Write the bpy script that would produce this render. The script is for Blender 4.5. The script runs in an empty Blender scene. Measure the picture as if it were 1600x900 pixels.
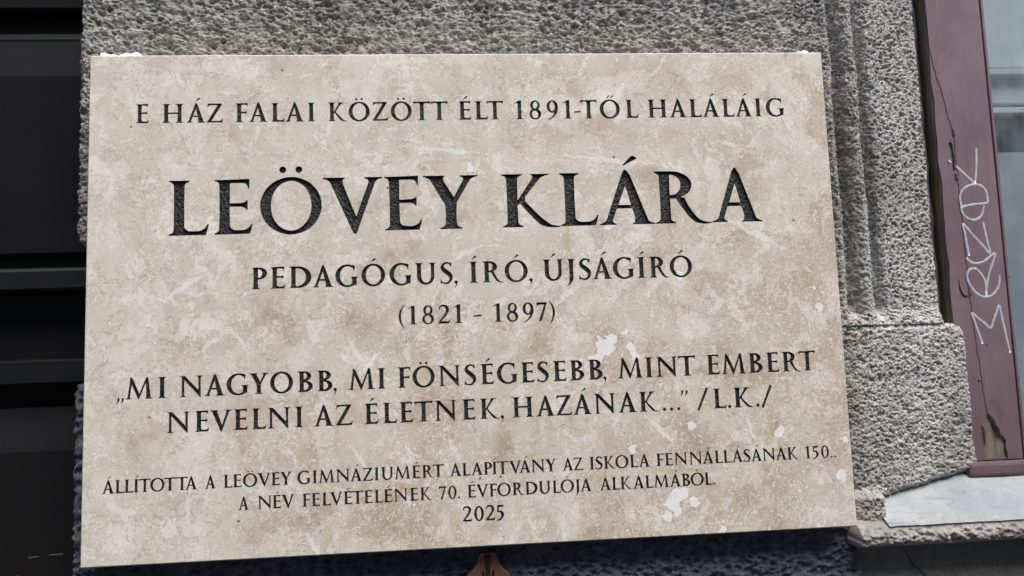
import bpy, bmesh, math, random
import numpy as np
from mathutils import Matrix, Vector
from mathutils.geometry import delaunay_2d_cdt
R=math.radians
random.seed(7); rng=np.random.default_rng(7)
sc=bpy.context.scene; col=sc.collection
ZO=1.85                      # height of the plaque's centre above the pavement

# ---------------------------------------------------------------- camera, sky, sun, exposure
cam=bpy.data.cameras.new('camera'); co=bpy.data.objects.new('camera',cam); col.objects.link(co)
cam.sensor_width=36; cam.lens=24.75; cam.clip_start=.01; cam.clip_end=400
co.matrix_world=Matrix(((0.997073,0.02819,-0.071067,-0.011323),(-0.068233,-0.091196,-0.993493,-0.560125),(-0.034488,0.995434,-0.089006,-0.047387+ZO),(0,0,0,1)))
sc.camera=co
w=bpy.data.worlds.new('World'); sc.world=w; w.use_nodes=True
nt=w.node_tree; bg=nt.nodes['Background']
sky=nt.nodes.new('ShaderNodeTexSky'); sky.sky_type='NISHITA'; sky.sun_disc=False
SUN_EL,SUN_AZ=R(58),R(28)    # azimuth measured from -Y (street side) towards +X
sky.sun_elevation=SUN_EL; sky.sun_rotation=math.pi-SUN_AZ; sky.dust_density=4; sky.air_density=1.0; sky.altitude=100
nt.links.new(sky.outputs[0],bg.inputs[0]); bg.inputs[1].default_value=.11
sl=bpy.data.lights.new('sun','SUN'); sl.energy=1.35; sl.angle=R(38); sl.color=(1,.975,.93)
so=bpy.data.objects.new('sun',sl); col.objects.link(so)
sd=Vector((math.sin(SUN_AZ)*math.cos(SUN_EL),-math.cos(SUN_AZ)*math.cos(SUN_EL),math.sin(SUN_EL)))
so.rotation_euler=sd.to_track_quat('Z','Y').to_euler(); so.location=(2,-4,9)
sc.view_settings.view_transform='Standard'; sc.view_settings.look='None'; sc.view_settings.gamma=1; sc.view_settings.use_curve_mapping=False
sc.view_settings.exposure=1.42

# ---------------------------------------------------------------- helpers
def tag(o,label=None,cat=None,group=None,kind=None):
    for k,v in(('label',label),('category',cat),('group',group),('kind',kind)):
        if v: o[k]=v
    return o
def empty(name,loc):
    o=bpy.data.objects.new(name,None); col.objects.link(o); o.location=loc; o.empty_display_size=.05; return o
def link(name,me,mat,parent=None,loc=None):
    o=bpy.data.objects.new(name,me); col.objects.link(o)
    if mat: me.materials.clear(); me.materials.append(mat)
    if parent: o.parent=parent
    if loc: o.location=loc
    return o
def mesh(name,V,Fc,smooth=False):
    me=bpy.data.meshes.new(name); me.from_pydata([tuple(v) for v in V],[],[tuple(f) for f in Fc]); me.update()
    if smooth: me.polygons.foreach_set('use_smooth',[True]*len(me.polygons))
    return me
def np_mesh(name,V,Q,smooth=True):
    me=bpy.data.meshes.new(name); me.vertices.add(len(V)); me.vertices.foreach_set('co',np.asarray(V,np.float32).ravel())
    me.loops.add(Q.size); me.loops.foreach_set('vertex_index',Q.astype(np.int32).ravel())
    me.polygons.add(len(Q)); me.polygons.foreach_set('loop_start',np.arange(0,Q.size,4,dtype=np.int32))
    me.polygons.foreach_set('use_smooth',np.full(len(Q),smooth)); me.update(calc_edges=True); me.validate(); return me
def box_mesh(name,boxes,bev=0.0):
    bm=bmesh.new()
    for (x0,y0,z0,x1,y1,z1) in boxes:
        r=bmesh.ops.create_cube(bm,size=1,matrix=Matrix.Translation(((x0+x1)/2,(y0+y1)/2,(z0+z1)/2))@Matrix.Diagonal((x1-x0,y1-y0,z1-z0,1)))
    if bev: bmesh.ops.bevel(bm,geom=bm.edges[:],offset=bev,segments=2,affect='EDGES',profile=.6)
    me=bpy.data.meshes.new(name); bm.to_mesh(me); bm.free(); return me
def extrude_profile(name,prof,x0,x1,n=1):
    # prof: list of (y,z); a closed strip is swept along x; solid towards +y
    P=list(prof); V=[];Fc=[]
    yb=max(p[0] for p in P)+.03
    P=P+[(yb,P[-1][1]),(yb,P[0][1])]; m=len(P)
    for x in np.linspace(x0,x1,n+1):
        V+=[(x,p[0],p[1]) for p in P]
    for k in range(n):
        for i in range(m):
            a=k*m+i;b=k*m+(i+1)%m; Fc.append((a,b,b+m,a+m))
    Fc.append(tuple(range(m-1,-1,-1))); Fc.append(tuple(n*m+i for i in range(m)))
    me=mesh(name,V,Fc); 
    bm=bmesh.new(); bm.from_mesh(me); bmesh.ops.recalc_face_normals(bm,faces=bm.faces); bm.to_mesh(me); bm.free(); return me
def inside(P,loops):
    r=np.zeros(len(P),bool)
    for L in loops:
        A=np.asarray(L); B=np.roll(A,-1,0)
        for a,b in zip(A,B):
            if a[1]!=b[1]: r^=((a[1]>P[:,1])!=(b[1]>P[:,1]))&(P[:,0]<a[0]+(P[:,1]-a[1])/(b[1]-a[1])*(b[0]-a[0]))
    return r
def cdt(groups,outer=None):
    """triangles (verts, tris) of the union of even-odd groups, or of outer minus that union; coordinates (x,z)"""
    loops=[np.asarray(L,float) for g in groups for L in g]+([np.asarray(outer,float)] if outer is not None else [])
    V=[];E=[]
    for L in loops:
        b=len(V); n=len(L); V+=[Vector((float(x)*1000,float(z)*1000)) for x,z in L]; E+=[(b+i,b+(i+1)%n) for i in range(n)]
    vo,_,fo,_,_,_=delaunay_2d_cdt(V,E,[],0,1e-5)
    vo=np.array([(v.x/1000,v.y/1000) for v in vo]); fo=np.array([f for f in fo if len(f)==3]); C=vo[fo].mean(1)
    ins=np.zeros(len(C),bool)
    for g in groups:
        lo=np.min([np.min(L,0) for L in g],0); hi=np.max([np.max(L,0) for L in g],0)
        k=np.nonzero(((C>=lo)&(C<=hi)).all(1))[0]
        if len(k): ins[k]|=inside(C[k],g)
    keep=(~ins&inside(C,[outer])) if outer is not None else ins
    T=fo[keep]; a,b,c=vo[T[:,0]],vo[T[:,1]],vo[T[:,2]]
    ar=(b[:,0]-a[:,0])*(c[:,1]-a[:,1])-(b[:,1]-a[:,1])*(c[:,0]-a[:,0]); T[ar<0]=T[ar<0][:,::-1]
    T=T[abs(ar)>1e-14]
    return vo,T
def fill2d(name,loops,extrude=0.0):
    """flat shape from closed loops of (x,z) (even-odd holes) facing -Y; extrude: +-extrude along y with side walls"""
    vo,T=cdt([loops]); V=[(x,-extrude,z) for x,z in vo]; F=[tuple(t) for t in T]
    if extrude:
        for L in loops:
            L=np.asarray(L); b=len(V); n=len(L)
            V+=[(x,-extrude,z) for x,z in L]+[(x,extrude,z) for x,z in L]
            F+=[(b+i,b+n+i,b+n+(i+1)%n,b+(i+1)%n) for i in range(n)]
    return mesh(name,V,F)
def bevel2d(name,loops,extrude,bevel):
    cu=bpy.data.curves.new(name,'CURVE'); cu.dimensions='2D'; cu.fill_mode='BOTH'; cu.extrude=extrude; cu.bevel_depth=bevel; cu.bevel_resolution=1
    for P in loops:
        s=cu.splines.new('POLY'); s.points.add(len(P)-1)
        a=np.zeros((len(P),4),np.float32); a[:,:2]=P; a[:,3]=1
        s.points.foreach_set('co',a.ravel()); s.use_cyclic_u=True
    o=bpy.data.objects.new(name,cu); col.objects.link(o)
    dg=bpy.context.evaluated_depsgraph_get(); me=bpy.data.meshes.new_from_object(o.evaluated_get(dg))
    bpy.data.objects.remove(o); bpy.data.curves.remove(cu)
    me.transform(Matrix.Rotation(math.pi/2,4,'X')); me.name=name; return me
def tube_mesh(name,paths,rad,flat=1.0,seg=8):
    """stroke(s) lying on an xz plane at y=0: flattened tubes"""
    V=[];Fc=[]
    for P in paths:
        P=np.array(P,float); q=np.vstack([2*P[0]-P[1],P,2*P[-1]-P[-2]]); S=[]
        for i in range(1,len(q)-2):
            for t in np.linspace(0,1,7,endpoint=(i==len(q)-3)):
                a,b,c,d=q[i-1:i+3]; S.append(.5*(2*b+(c-a)*t+(2*a-5*b+4*c-d)*t*t+(3*b-a-3*c+d)*t**3))
        S=np.array(S); base=len(V)
        for i,p in enumerate(S):
            T=S[min(i+1,len(S)-1)]-S[max(i-1,0)]; T=T/max(np.hypot(*T),1e-9); N=np.array([-T[1],T[0]])
            r=rad*(1+.18*math.sin(i*1.3)+.12*math.sin(i*.37))
            if i in(0,len(S)-1): r*=.55
            for k in range(seg):
                a=2*math.pi*k/seg
                V.append((p[0]+N[0]*r*math.cos(a),-abs(flat*rad)*math.sin(a),p[1]+N[1]*r*math.cos(a)))
        for i in range(len(S)-1):
            for k in range(seg):
                a=base+i*seg+k;b=base+i*seg+(k+1)%seg; Fc.append((a,b,b+seg,a+seg))
        Fc.append(tuple(base+k for k in range(seg))); Fc.append(tuple(base+(len(S)-1)*seg+k for k in range(seg-1,-1,-1)))
    return mesh(name,V,Fc,True)

# ---------------------------------------------------------------- numpy noise
def vnoise(x,y,seed=0):
    xi=np.floor(x).astype(np.int64); yi=np.floor(y).astype(np.int64); fx=x-xi; fy=y-yi
    def h(i,j):
        n=(i*374761393+j*668265263+seed*1442695041)&0xffffffff
        n=((n^(n>>13))*1274126177)&0xffffffff; n=((n^(n>>16))*2246822519)&0xffffffff
        a=((n^(n>>15))&0xffff)/65535.*2*np.pi
        return np.cos(a),np.sin(a)
    def g(i,j,dx,dy):
        c,s=h(i,j); return c*dx+s*dy
    u=fx**3*(fx*(fx*6-15)+10); v=fy**3*(fy*(fy*6-15)+10)
    a=g(xi,yi,fx,fy);b=g(xi+1,yi,fx-1,fy);c=g(xi,yi+1,fx,fy-1);d=g(xi+1,yi+1,fx-1,fy-1)
    return 1.5*((a*(1-u)+b*u)*(1-v)+(c*(1-u)+d*u)*v)
def fbm(x,y,o=4,seed=0,r=.5):
    s=0;a=1;t=0
    for k in range(o): s=s+a*vnoise(x*2**k+17.3*k,y*2**k-9.1*k,seed+k); t+=a;a*=r
    return s/t
def worley(x,y,seed=0,rmin=.3,rmax=.6,keep=1.0):
    """min over random points of distance / random radius"""
    xi=np.floor(x).astype(np.int64); yi=np.floor(y).astype(np.int64); best=np.full(x.shape,9.)
    for di in(-1,0,1):
        for dj in(-1,0,1):
            i=xi+di;j=yi+dj
            n=(i*374761393+j*668265263+seed*1442695041)&0xffffffff
            n=((n^(n>>13))*1274126177)&0xffffffff; n=((n^(n>>16))*2246822519)&0xffffffff; n=n^(n>>15)
            px=(n&0x3ff)/1023.; py=((n>>10)&0x3ff)/1023.; q=((n>>20)&0xfff)/4095.
            r=np.where(q<keep,rmin+(rmax-rmin)*q/keep,1e-3)
            best=np.minimum(best,np.hypot(x-i-px,y-j-py)/r)
    return best
def sm(a,b,x):
    t=np.clip((x-a)/(b-a),0,1); return t*t*(3-2*t)

# ---------------------------------------------------------------- material helpers
class M:
    def __init__(s,name):
        s.m=bpy.data.materials.new(name); s.m.use_nodes=True; s.t=s.m.node_tree; s.b=s.t.nodes['Principled BSDF']; s.out=s.t.nodes['Material Output']
    def n(s,ty,**k):
        n=s.t.nodes.new('ShaderNode'+ty)
        for a,v in k.items(): setattr(n,a,v)
        return n
    def l(s,a,b): s.t.links.new(a,b)
    def setin(s,n,i,v):
        if hasattr(v,'node'): s.l(v,n.inputs[i])
        else: n.inputs[i].default_value=v
    def co(s,out='Object'): return s.n('TexCoord').outputs[out]
    def mapping(s,v,scale=(1,1,1),loc=(0,0,0),rot=(0,0,0)):
        n=s.n('Mapping'); s.l(v,n.inputs[0]); n.inputs[1].default_value=loc; n.inputs[2].default_value=rot; n.inputs[3].default_value=scale; return n.outputs[0]
    def noise(s,v,sc,det=4,ro=.55,dist=0,out=0):
        n=s.n('TexNoise'); s.l(v,n.inputs['Vector']); n.inputs['Scale'].default_value=sc; n.inputs['Detail'].default_value=det; n.inputs['Roughness'].default_value=ro; n.inputs['Distortion'].default_value=dist; return n.outputs[out]
    def vor(s,v,sc,out='Distance',feature='F1',rand=1):
        n=s.n('TexVoronoi',feature=feature); s.l(v,n.inputs['Vector']); n.inputs['Scale'].default_value=sc; n.inputs['Randomness'].default_value=rand; return n.outputs[out]
    def math(s,op,a,b=0.0,c=None,clamp=False):
        n=s.n('Math',operation=op,use_clamp=clamp); s.setin(n,0,a); s.setin(n,1,b)
        if c is not None: s.setin(n,2,c)
        return n.outputs[0]
    def vmath(s,op,a,b=(0,0,0),out=0,scale=None):
        n=s.n('VectorMath',operation=op); s.setin(n,0,a); s.setin(n,1,b)
        if scale is not None: n.inputs['Scale'].default_value=scale
        return n.outputs[out]
    def step(s,v,a,b):   # smoothstep a->b gives 0->1
        n=s.n('MapRange',interpolation_type='SMOOTHSTEP'); s.setin(n,0,v); n.inputs[1].default_value=a; n.inputs[2].default_value=b; return n.outputs[0]
    def mix(s,f,a,b,blend='MIX'):
        n=s.n('Mix',data_type='RGBA',blend_type=blend); s.setin(n,0,f)
        for i,v in((6,a),(7,b)):
            if hasattr(v,'node'): s.l(v,n.inputs[i])
            else: n.inputs[i].default_value=(*v,1) if len(v)==3 else v
        return n.outputs[2]
    def bump(s,h,strength,dist,prev=None):
        n=s.n('Bump'); n.inputs['Strength'].default_value=strength; n.inputs['Distance'].default_value=dist; s.l(h,n.inputs['Height'])
        if prev is not None: s.l(prev,n.inputs['Normal'])
        return n.outputs[0]
    def base(s,c,rough=.8,spec=.3,nrm=None):
        if hasattr(c,'node'): s.l(c,s.b.inputs['Base Color'])
        else: s.b.inputs['Base Color'].default_value=(*c,1)
        s.setin(s.b,'Roughness',rough); s.b.inputs['Specular IOR Level'].default_value=spec
        if nrm is not None: s.l(nrm,s.b.inputs['Normal'])
        return s.m

# ---------------------------------------------------------------- materials
def mat_travertine():
    m=M('travertine'); p=m.co()
    p=m.vmath('MULTIPLY',p,(1,0,1))
    wv=m.vmath('SUBTRACT',m.noise(p,22,4,.6,0,1),(.5,.5,.5)); pw=m.vmath('ADD',p,m.vmath('SCALE',wv,scale=.030))
    wf=m.vmath('SUBTRACT',m.noise(p,120,3,.6,0,1),(.5,.5,.5)); pf=m.vmath('ADD',p,m.vmath('SCALE',wf,scale=.010))
    pb=m.vmath('ADD',pf,m.vmath('SCALE',wv,scale=.022))
    sep=m.n('SeparateXYZ'); m.l(p,sep.inputs[0]); X,Z=sep.outputs[0],sep.outputs[2]
    # how brown and flecked the bed is: more to the lower right
    g=m.math('ADD',m.math('MULTIPLY',X,.55),m.math('MULTIPLY',Z,-.85)); 
    big=m.noise(pw,5.5,5,.62)
    cl=m.noise(pw,16,7,.62,.6)
    brown=m.step(m.math('ADD',m.math('ADD',m.math('MULTIPLY',big,.6),m.math('MULTIPLY',cl,.55)),m.math('MULTIPLY',g,.30)),.53,.74)
    def blobs(lst,pv,edge):
        acc=None
        for x,z,r in lst:
            d=m.vmath('DISTANCE',pv,(x,0,z),out='Value')
            k=m.step(d,r*(1+edge),r*(1-edge)); acc=k if acc is None else m.math('MAXIMUM',acc,k)
        return acc
    bb=blobs(BN,pw,.75)
    bn=m.math('MULTIPLY',bb,m.step(m.noise(pf,38,5,.65),.38,.62))
    c=m.mix(m.step(m.noise(pw,9,6,.6),.3,.7),(.525,.488,.415),(.585,.555,.49))
    c=m.mix(m.math('MULTIPLY',brown,.85),c,(.43,.352,.26))
    # scalloped patches: warm tan bed and dense cream calcite, each with a fine darker seam along its rim
    def patch(c,v,t,soft,am,colr,seam,sam):
        k=m.step(v,t,t+soft); c=m.mix(m.math('MULTIPLY',k,am),c,colr)
        e=m.step(m.math('ABSOLUTE',m.math('SUBTRACT',v,t)),.009,.002); gate=m.step(m.noise(p,34,3),.42,.56)
        return m.mix(m.math('MULTIPLY',m.math('MULTIPLY',e,gate),sam),c,seam),k
    n1=m.noise(pb,21,4,.60,.9); c,tk=patch(c,m.math('ADD',n1,m.math('MULTIPLY',g,.16)),.555,.07,.46,(.405,.325,.24),(.30,.235,.165),.45)
    n2=m.noise(pb,17.3,5,.58,1.2); c,pk_=patch(c,n2,.535,.06,.48,(.68,.655,.60),(.345,.285,.215),.65)
    n3=m.noise(pb,37,4,.58,1.4); c,_=patch(c,n3,.575,.025,.60,(.70,.685,.645),(.34,.28,.21),.6)
    c=m.mix(m.math('MULTIPLY',bn,.80),c,(.33,.25,.172))
    # fine mottling, strong in the porous brown bed and faint in the dense cream one
    mot=m.noise(pf,230,6,.75)
    zone=m.step(m.math('ADD',m.math('ADD',m.math('MULTIPLY',m.noise(pw,11,4,.6),.8),m.math('MULTIPLY',brown,.25)),m.math('MULTIPLY',g,.7)),.42,.72)
    c=m.mix(m.math('MULTIPLY',m.step(mot,.51,.66),m.math('ADD',m.math('MULTIPLY',zone,.42),.08)),c,(.70,.68,.63))
    c=m.mix(m.math('MULTIPLY',m.step(mot,.48,.32),m.math('ADD',m.math('MULTIPLY',zone,.38),.10)),c,(.32,.262,.195))
    # swirling growth lines: iso-lines of a distorted noise
    pl=m.vmath('ADD',p,m.vmath('SCALE',wf,scale=.0035))
    for scl,dst,wd,am,cc in((36,2.6,.012,.62,(.33,.27,.205)),(62,2.8,.022,.62,(.74,.725,.69)),(105,2.4,.032,.42,(.34,.285,.22)),(24,3.2,.011,.65,(.73,.715,.675)),(140,2.6,.045,.45,(.75,.735,.70)),(78,3.6,.020,.5,(.35,.295,.23))):
        nn=m.noise(pl,scl,2.5,.45,dst); ln=m.step(m.math('ABSOLUTE',m.math('SUBTRACT',nn,.5)),wd,wd*.35)
        gate=m.step(m.noise(p,scl*.35+3,3),.47,.57)
        c=m.mix(m.math('MULTIPLY',m.math('MULTIPLY',ln,gate),am),c,cc)
    # shell flecks, mostly in the brown bed
    fd=m.math('ADD',m.math('MULTIPLY',brown,.35),m.step(g,-.02,.26))
    pk=m.vmath('ADD',pf,m.vmath('SCALE',m.vmath('SUBTRACT',m.noise(p,320,3,.7,0,1),(.5,.5,.5)),scale=.0055))
    for scl,th,am in((210,.27,.80),(360,.32,.75),(120,.17,.75),(520,.38,.65),(290,.24,.7)):
        vd=m.vor(pk,scl); vc=m.n('TexVoronoi'); m.l(pk,vc.inputs['Vector']); vc.inputs['Scale'].default_value=scl
        sel=m.step(m.math('ADD',m.n_sep(vc.outputs['Color']),m.math('MULTIPLY',fd,.30)),.90,.94)
        k=m.math('MULTIPLY',m.math('MULTIPLY',m.step(vd,th,th*.6),sel),am)
        rim=m.math('MULTIPLY',m.math('MULTIPLY',m.step(m.math('ABSOLUTE',m.math('SUBTRACT',vd,th)),th*.4,0),sel),.4)
        c=m.mix(rim,c,(.32,.255,.195)); c=m.mix(k,c,(.74,.72,.69))
    # long fossil blades
    acc=None
    for (x0,z0,x1,z1) in BLADES:
        d=Vector((x1-x0,0,z1-z0)); L=d.length; d/=L; nrm=Vector((-d.z,0,d.x))
        q=m.vmath('SUBTRACT',pf,((x0+x1)/2,0,(z0+z1)/2))
        u=m.math('ABSOLUTE',m.vmath('DOT_PRODUCT',q,tuple(d),out='Value')); v=m.math('ABSOLUTE',m.vmath('DOT_PRODUCT',q,tuple(nrm),out='Value'))
        e=m.math('ADD',m.math('MULTIPLY',u,2/L),m.math('MULTIPLY',v,1/.0022))
        k=m.step(e,1.15,.7); acc=k if acc is None else m.math('MAXIMUM',acc,k)
    c=m.mix(m.math('MULTIPLY',acc,.62),c,(.72,.71,.69))
    # crisp white resin / calcite fills with a fine dark rim
    acc=None
    for x,z,r in WHITE:
        d=m.math('DIVIDE',m.vmath('DISTANCE',pb,(x,0,z),out='Value'),r); acc=d if acc is None else m.math('MINIMUM',acc,d)
    acc=m.math('ADD',acc,m.math('MULTIPLY',m.math('SUBTRACT',m.noise(p,95,2.5,.5),.5),2.0)); m.white=m.step(acc,1.0,.93)
    c=m.mix(m.math('MULTIPLY',m.step(m.math('ABSOLUTE',m.math('SUBTRACT',acc,1.04)),.07,0),.55),c,(.30,.235,.175))
    c=m.mix(m.math('MULTIPLY',m.white,m.math('ADD',.45,m.math('MULTIPLY',m.noise(p,110,4,.6),.6))),c,(.765,.775,.79))
    # sporadic smaller fills
    sv=m.noise(pb,27,3,.5); sk=m.step(sv,.735,.75); c=m.mix(m.math('MULTIPLY',sk,.6),c,(.76,.745,.72))
    # open pores
    pv=m.vor(p,60); pc=m.n('TexVoronoi'); m.l(p,pc.inputs['Vector']); pc.inputs['Scale'].default_value=60
    pore=m.math('MULTIPLY',m.step(pv,.075,.05),m.step(m.n_sep(pc.outputs['Color']),.86,.88))
    c=m.mix(m.math('MULTIPLY',pore,.85),c,(.07,.055,.045))
    h=m.math('SUBTRACT',m.math('MULTIPLY',mot,.35),pore)
    b=m.bump(h,.35,.0006)
    rough=m.math('ADD',m.math('MULTIPLY',mot,.25),.38)
    return m.base(c,rough,.35,b)
def n_sep(s,v):
    n=s.n('SeparateColor'); s.l(v,n.inputs[0]); return n.outputs[0]
M.n_sep=n_sep
def mat_ink():
    m=M('letter_paint'); p=m.co()
    n1=m.noise(p,420,3,.6); n2=m.noise(p,1100,3,.6); v=m.vor(m.vmath('ADD',p,m.vmath('SCALE',m.noise(p,300,2,.5,0,1),scale=.002)),520)
    c=m.mix(m.step(n2,.4,.7),(.005,.005,.0065),(.0135,.014,.0175))
    h=m.math('SUBTRACT',m.math('MULTIPLY',n1,1.2),m.math('MULTIPLY',m.step(v,.45,.1),.5))
    b=m.bump(h,1.0,.0034); b=m.bump(n2,.6,.0008,b)
    return m.base(c,.34,.5,b)
def mat_render(name,c0,c1,c2,rough=.92,bs=.5,speck=.35,pale_side=None):
    m=M(name); p=m.co()
    n=m.noise(p,14,6,.6); f=m.noise(p,420,5,.75); k=m.noise(p,900,4,.7)
    if pale_side:      # paler towards the window: less soiled, plus the plinth's light-facing side put into the albedo
        x=m.n('SeparateXYZ'); m.l(p,x.inputs[0]); q=m.step(m.math('ADD',x.outputs[0],m.math('MULTIPLY',m.noise(p,30,4,.6),.10)),.345,.43)
        a=m.mix(q,c0,pale_side[0]); b_=m.mix(q,c1,pale_side[1])
    else: a,b_=c0,c1
    c=m.mix(m.step(n,.35,.65),a,b_)
    # sand grains of the render: every grain its own grey
    for scl,am in((560,.42),(1000,.38)):
        v=m.n('TexVoronoi'); m.l(p,v.inputs['Vector']); v.inputs['Scale'].default_value=scl; gv=m.n_sep(v.outputs['Color'])
        c=m.mix(m.math('MULTIPLY',m.step(gv,.70,.95),am*speck*2),c,c2)
        c=m.mix(m.math('MULTIPLY',m.step(gv,.30,.05),am*speck*2),c,tuple(v_*.48 for v_ in c0))
    c=m.mix(m.math('MULTIPLY',m.step(m.noise(p,55,5,.65),.54,.70),.30),c,tuple(v_*.66 for v_ in c0))
    # weathering: sooty patches and dull runs
    w1=m.step(m.noise(p,7,6,.62),.47,.62); w2=m.step(m.noise(m.mapping(p,(45,45,6)),1,5,.6),.50,.68)
    c=m.mix(m.math('MULTIPLY',w1,.50),c,tuple(v_*f_ for v_,f_ in zip(c0,(.60,.585,.56)))); c=m.mix(m.math('MULTIPLY',w2,.30),c,tuple(v_*f_ for v_,f_ in zip(c0,(.66,.66,.67))))
    b=m.bump(f,bs,.0022); b=m.bump(k,bs,.0011,b)
    return m.base(c,rough,.25,b)
def mat_gate(name='gate_paint',spec=.12,ro=.42):
    m=M(name); p=m.co(); q=m.mapping(p,(6,40,220))
    g=m.noise(q,1.0,5,.6); n=m.noise(p,6,5,.6); d=m.noise(p,480,3,.6)
    c=m.mix(m.step(n,.35,.7),(.0058,.0056,.0066),(.0095,.0088,.0092))
    c=m.mix(m.math('MULTIPLY',m.step(d,.68,.76),.25),c,(.09,.088,.085))
    b=m.bump(g,.12,.0010); b=m.bump(d,.08,.0004,b)
    return m.base(c,m.math('ADD',m.math('MULTIPLY',n,.3),ro),spec,b)
def mat_mauve():
    m=M('mauve_paint'); p=m.co(); q=m.mapping(p,(300,300,14))
    g=m.noise(q,1,5,.6); n=m.noise(p,17,6,.62); s=m.noise(p,420,4,.6)
    c=m.mix(m.step(n,.3,.7),(.142,.094,.113),(.185,.132,.154))
    c=m.mix(m.math('MULTIPLY',m.step(g,.55,.75),.35),c,(.215,.162,.182))
    c=m.mix(m.math('MULTIPLY',m.step(s,.66,.74),.35),c,(.30,.25,.26))
    c=m.mix(m.math('MULTIPLY',m.step(m.noise(p,38,6,.7),.56,.72),.55),c,(.075,.047,.050))
    x=m.n('SeparateXYZ'); m.l(p,x.inputs[0]); low=m.math('MULTIPLY',m.step(m.math('ADD',x.outputs[2],m.math('MULTIPLY',m.noise(m.mapping(p,(90,90,18)),1,5,.65),.16)),.06,-.10),.55)
    c=m.mix(low,c,(.080,.052,.055)); run=m.step(m.noise(m.mapping(p,(170,170,5)),1,4,.6),.56,.70); c=m.mix(m.math('MULTIPLY',run,.35),c,(.10,.070,.080))
    b=m.bump(g,.25,.0012); b=m.bump(s,.12,.0005,b)
    return m.base(c,.48,.4,b)
def mat_wood(name,a,bc,sc=1.0):
    m=M(name); p=m.co(); q=m.mapping(p,(420*sc,420*sc,16*sc)); g=m.noise(q,1,6,.65); n=m.noise(p,25,5,.6)
    c=m.mix(m.step(g,.35,.68),a,bc); c=m.mix(m.math('MULTIPLY',m.step(n,.5,.7),.4),c,tuple(v*.5 for v in a))
    return m.base(c,.85,.2,m.bump(g,.6,.0015))
def mat_sill():
    m=M('sill_paint'); p=m.co(); n=m.noise(p,24,6,.68); g=m.noise(m.mapping(p,(22,150,22),rot=(0,0,.5)),1,5,.65); f=m.noise(p,300,5,.7); d=m.noise(p,75,5,.7)
    c=m.mix(m.step(n,.35,.68),(.235,.258,.275),(.315,.34,.355)); c=m.mix(m.math('MULTIPLY',m.step(f,.57,.70),.5),c,(.14,.15,.155))
    c=m.mix(m.math('MULTIPLY',m.step(g,.55,.72),.55),c,(.155,.168,.178)); c=m.mix(m.math('MULTIPLY',m.step(d,.60,.70),.55),c,(.12,.12,.115)); c=m.mix(m.math('MULTIPLY',m.step(d,.40,.30),.45),c,(.40,.42,.43))
    b=m.bump(f,.5,.0014); b=m.bump(d,.5,.0030,b)
    return m.base(c,.55,.3,b)
def plain(name,c,rough=.6,spec=.4,metal=0,nscale=60,bs=.1,var=.25):
    m=M(name); p=m.co(); n=m.noise(p,nscale,5,.6)
    cc=m.mix(n,tuple(v*(1-var) for v in c),tuple(min(1,v*(1+var)) for v in c)); m.b.inputs['Metallic'].default_value=metal
    return m.base(cc,rough,spec,m.bump(n,bs,.001))
def mat_glass():
    m=M('window_glass'); t=m.t
    tr=m.n('BsdfTransparent'); tr.inputs[0].default_value=(.86,.90,.92,1)
    gl=m.n('BsdfGlossy'); gl.inputs['Roughness'].default_value=.03; gl.inputs[0].default_value=(.9,.95,1,1)
    df=m.n('BsdfDiffuse'); df.inputs[0].default_value=(.46,.49,.51,1)
    p=m.co(); n=m.noise(p,30,6,.65); s=m.noise(m.mapping(p,(160,160,12)),1,5,.6)
    lw=m.n('LayerWeight'); lw.inputs[0].default_value=.5
    mx=m.n('MixShader'); m.l(m.math('ADD',m.math('MULTIPLY',m.math('POWER',lw.outputs['Facing'],4.0),.9),.045,clamp=True),mx.inputs[0]); m.l(tr.outputs[0],mx.inputs[1]); m.l(gl.outputs[0],mx.inputs[2])
    my=m.n('MixShader'); m.l(m.math('ADD',m.math('MULTIPLY',m.step(m.math('ADD',n,m.math('MULTIPLY',s,.5)),.55,1.0),.16),.035),my.inputs[0]); m.l(mx.outputs[0],my.inputs[1]); m.l(df.outputs[0],my.inputs[2])
    m.l(my.outputs[0],m.out.inputs[0]); return m.m
# ---------------------------------------------------------------- letter outlines
# ---------- glyph primitives, cap height = 1 ----------
def bez(p0,p1,p2,n=8):
    t=np.linspace(0,1,n)[:,None];p0,p1,p2=map(np.array,(p0,p1,p2))
    return ((1-t)**2*p0+2*t*(1-t)*p1+t*t*p2).tolist()
def poly_sd(P,X,Y):
    P=np.array(P,float);n=len(P)
    d2=np.full(X.shape,1e9);s=np.zeros(X.shape,bool)
    for i in range(n):
        a=P[i];b=P[(i+1)%n];e=b-a;L=e@e
        if L<1e-14: continue
        wx=X-a[0];wy=Y-a[1]
        t=np.clip((wx*e[0]+wy*e[1])/L,0,1)
        dx=wx-t*e[0];dy=wy-t*e[1]
        d2=np.minimum(d2,dx*dx+dy*dy)
        c=((a[1]>Y)!=(b[1]>Y))
        with np.errstate(divide='ignore',invalid='ignore'):
            xi=a[0]+(Y-a[1])/(e[1] if e[1]!=0 else 1e-12)*e[0]
        s^=c&(X<xi)
    d=np.sqrt(d2)
    return np.where(s,-d,d)
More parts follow.
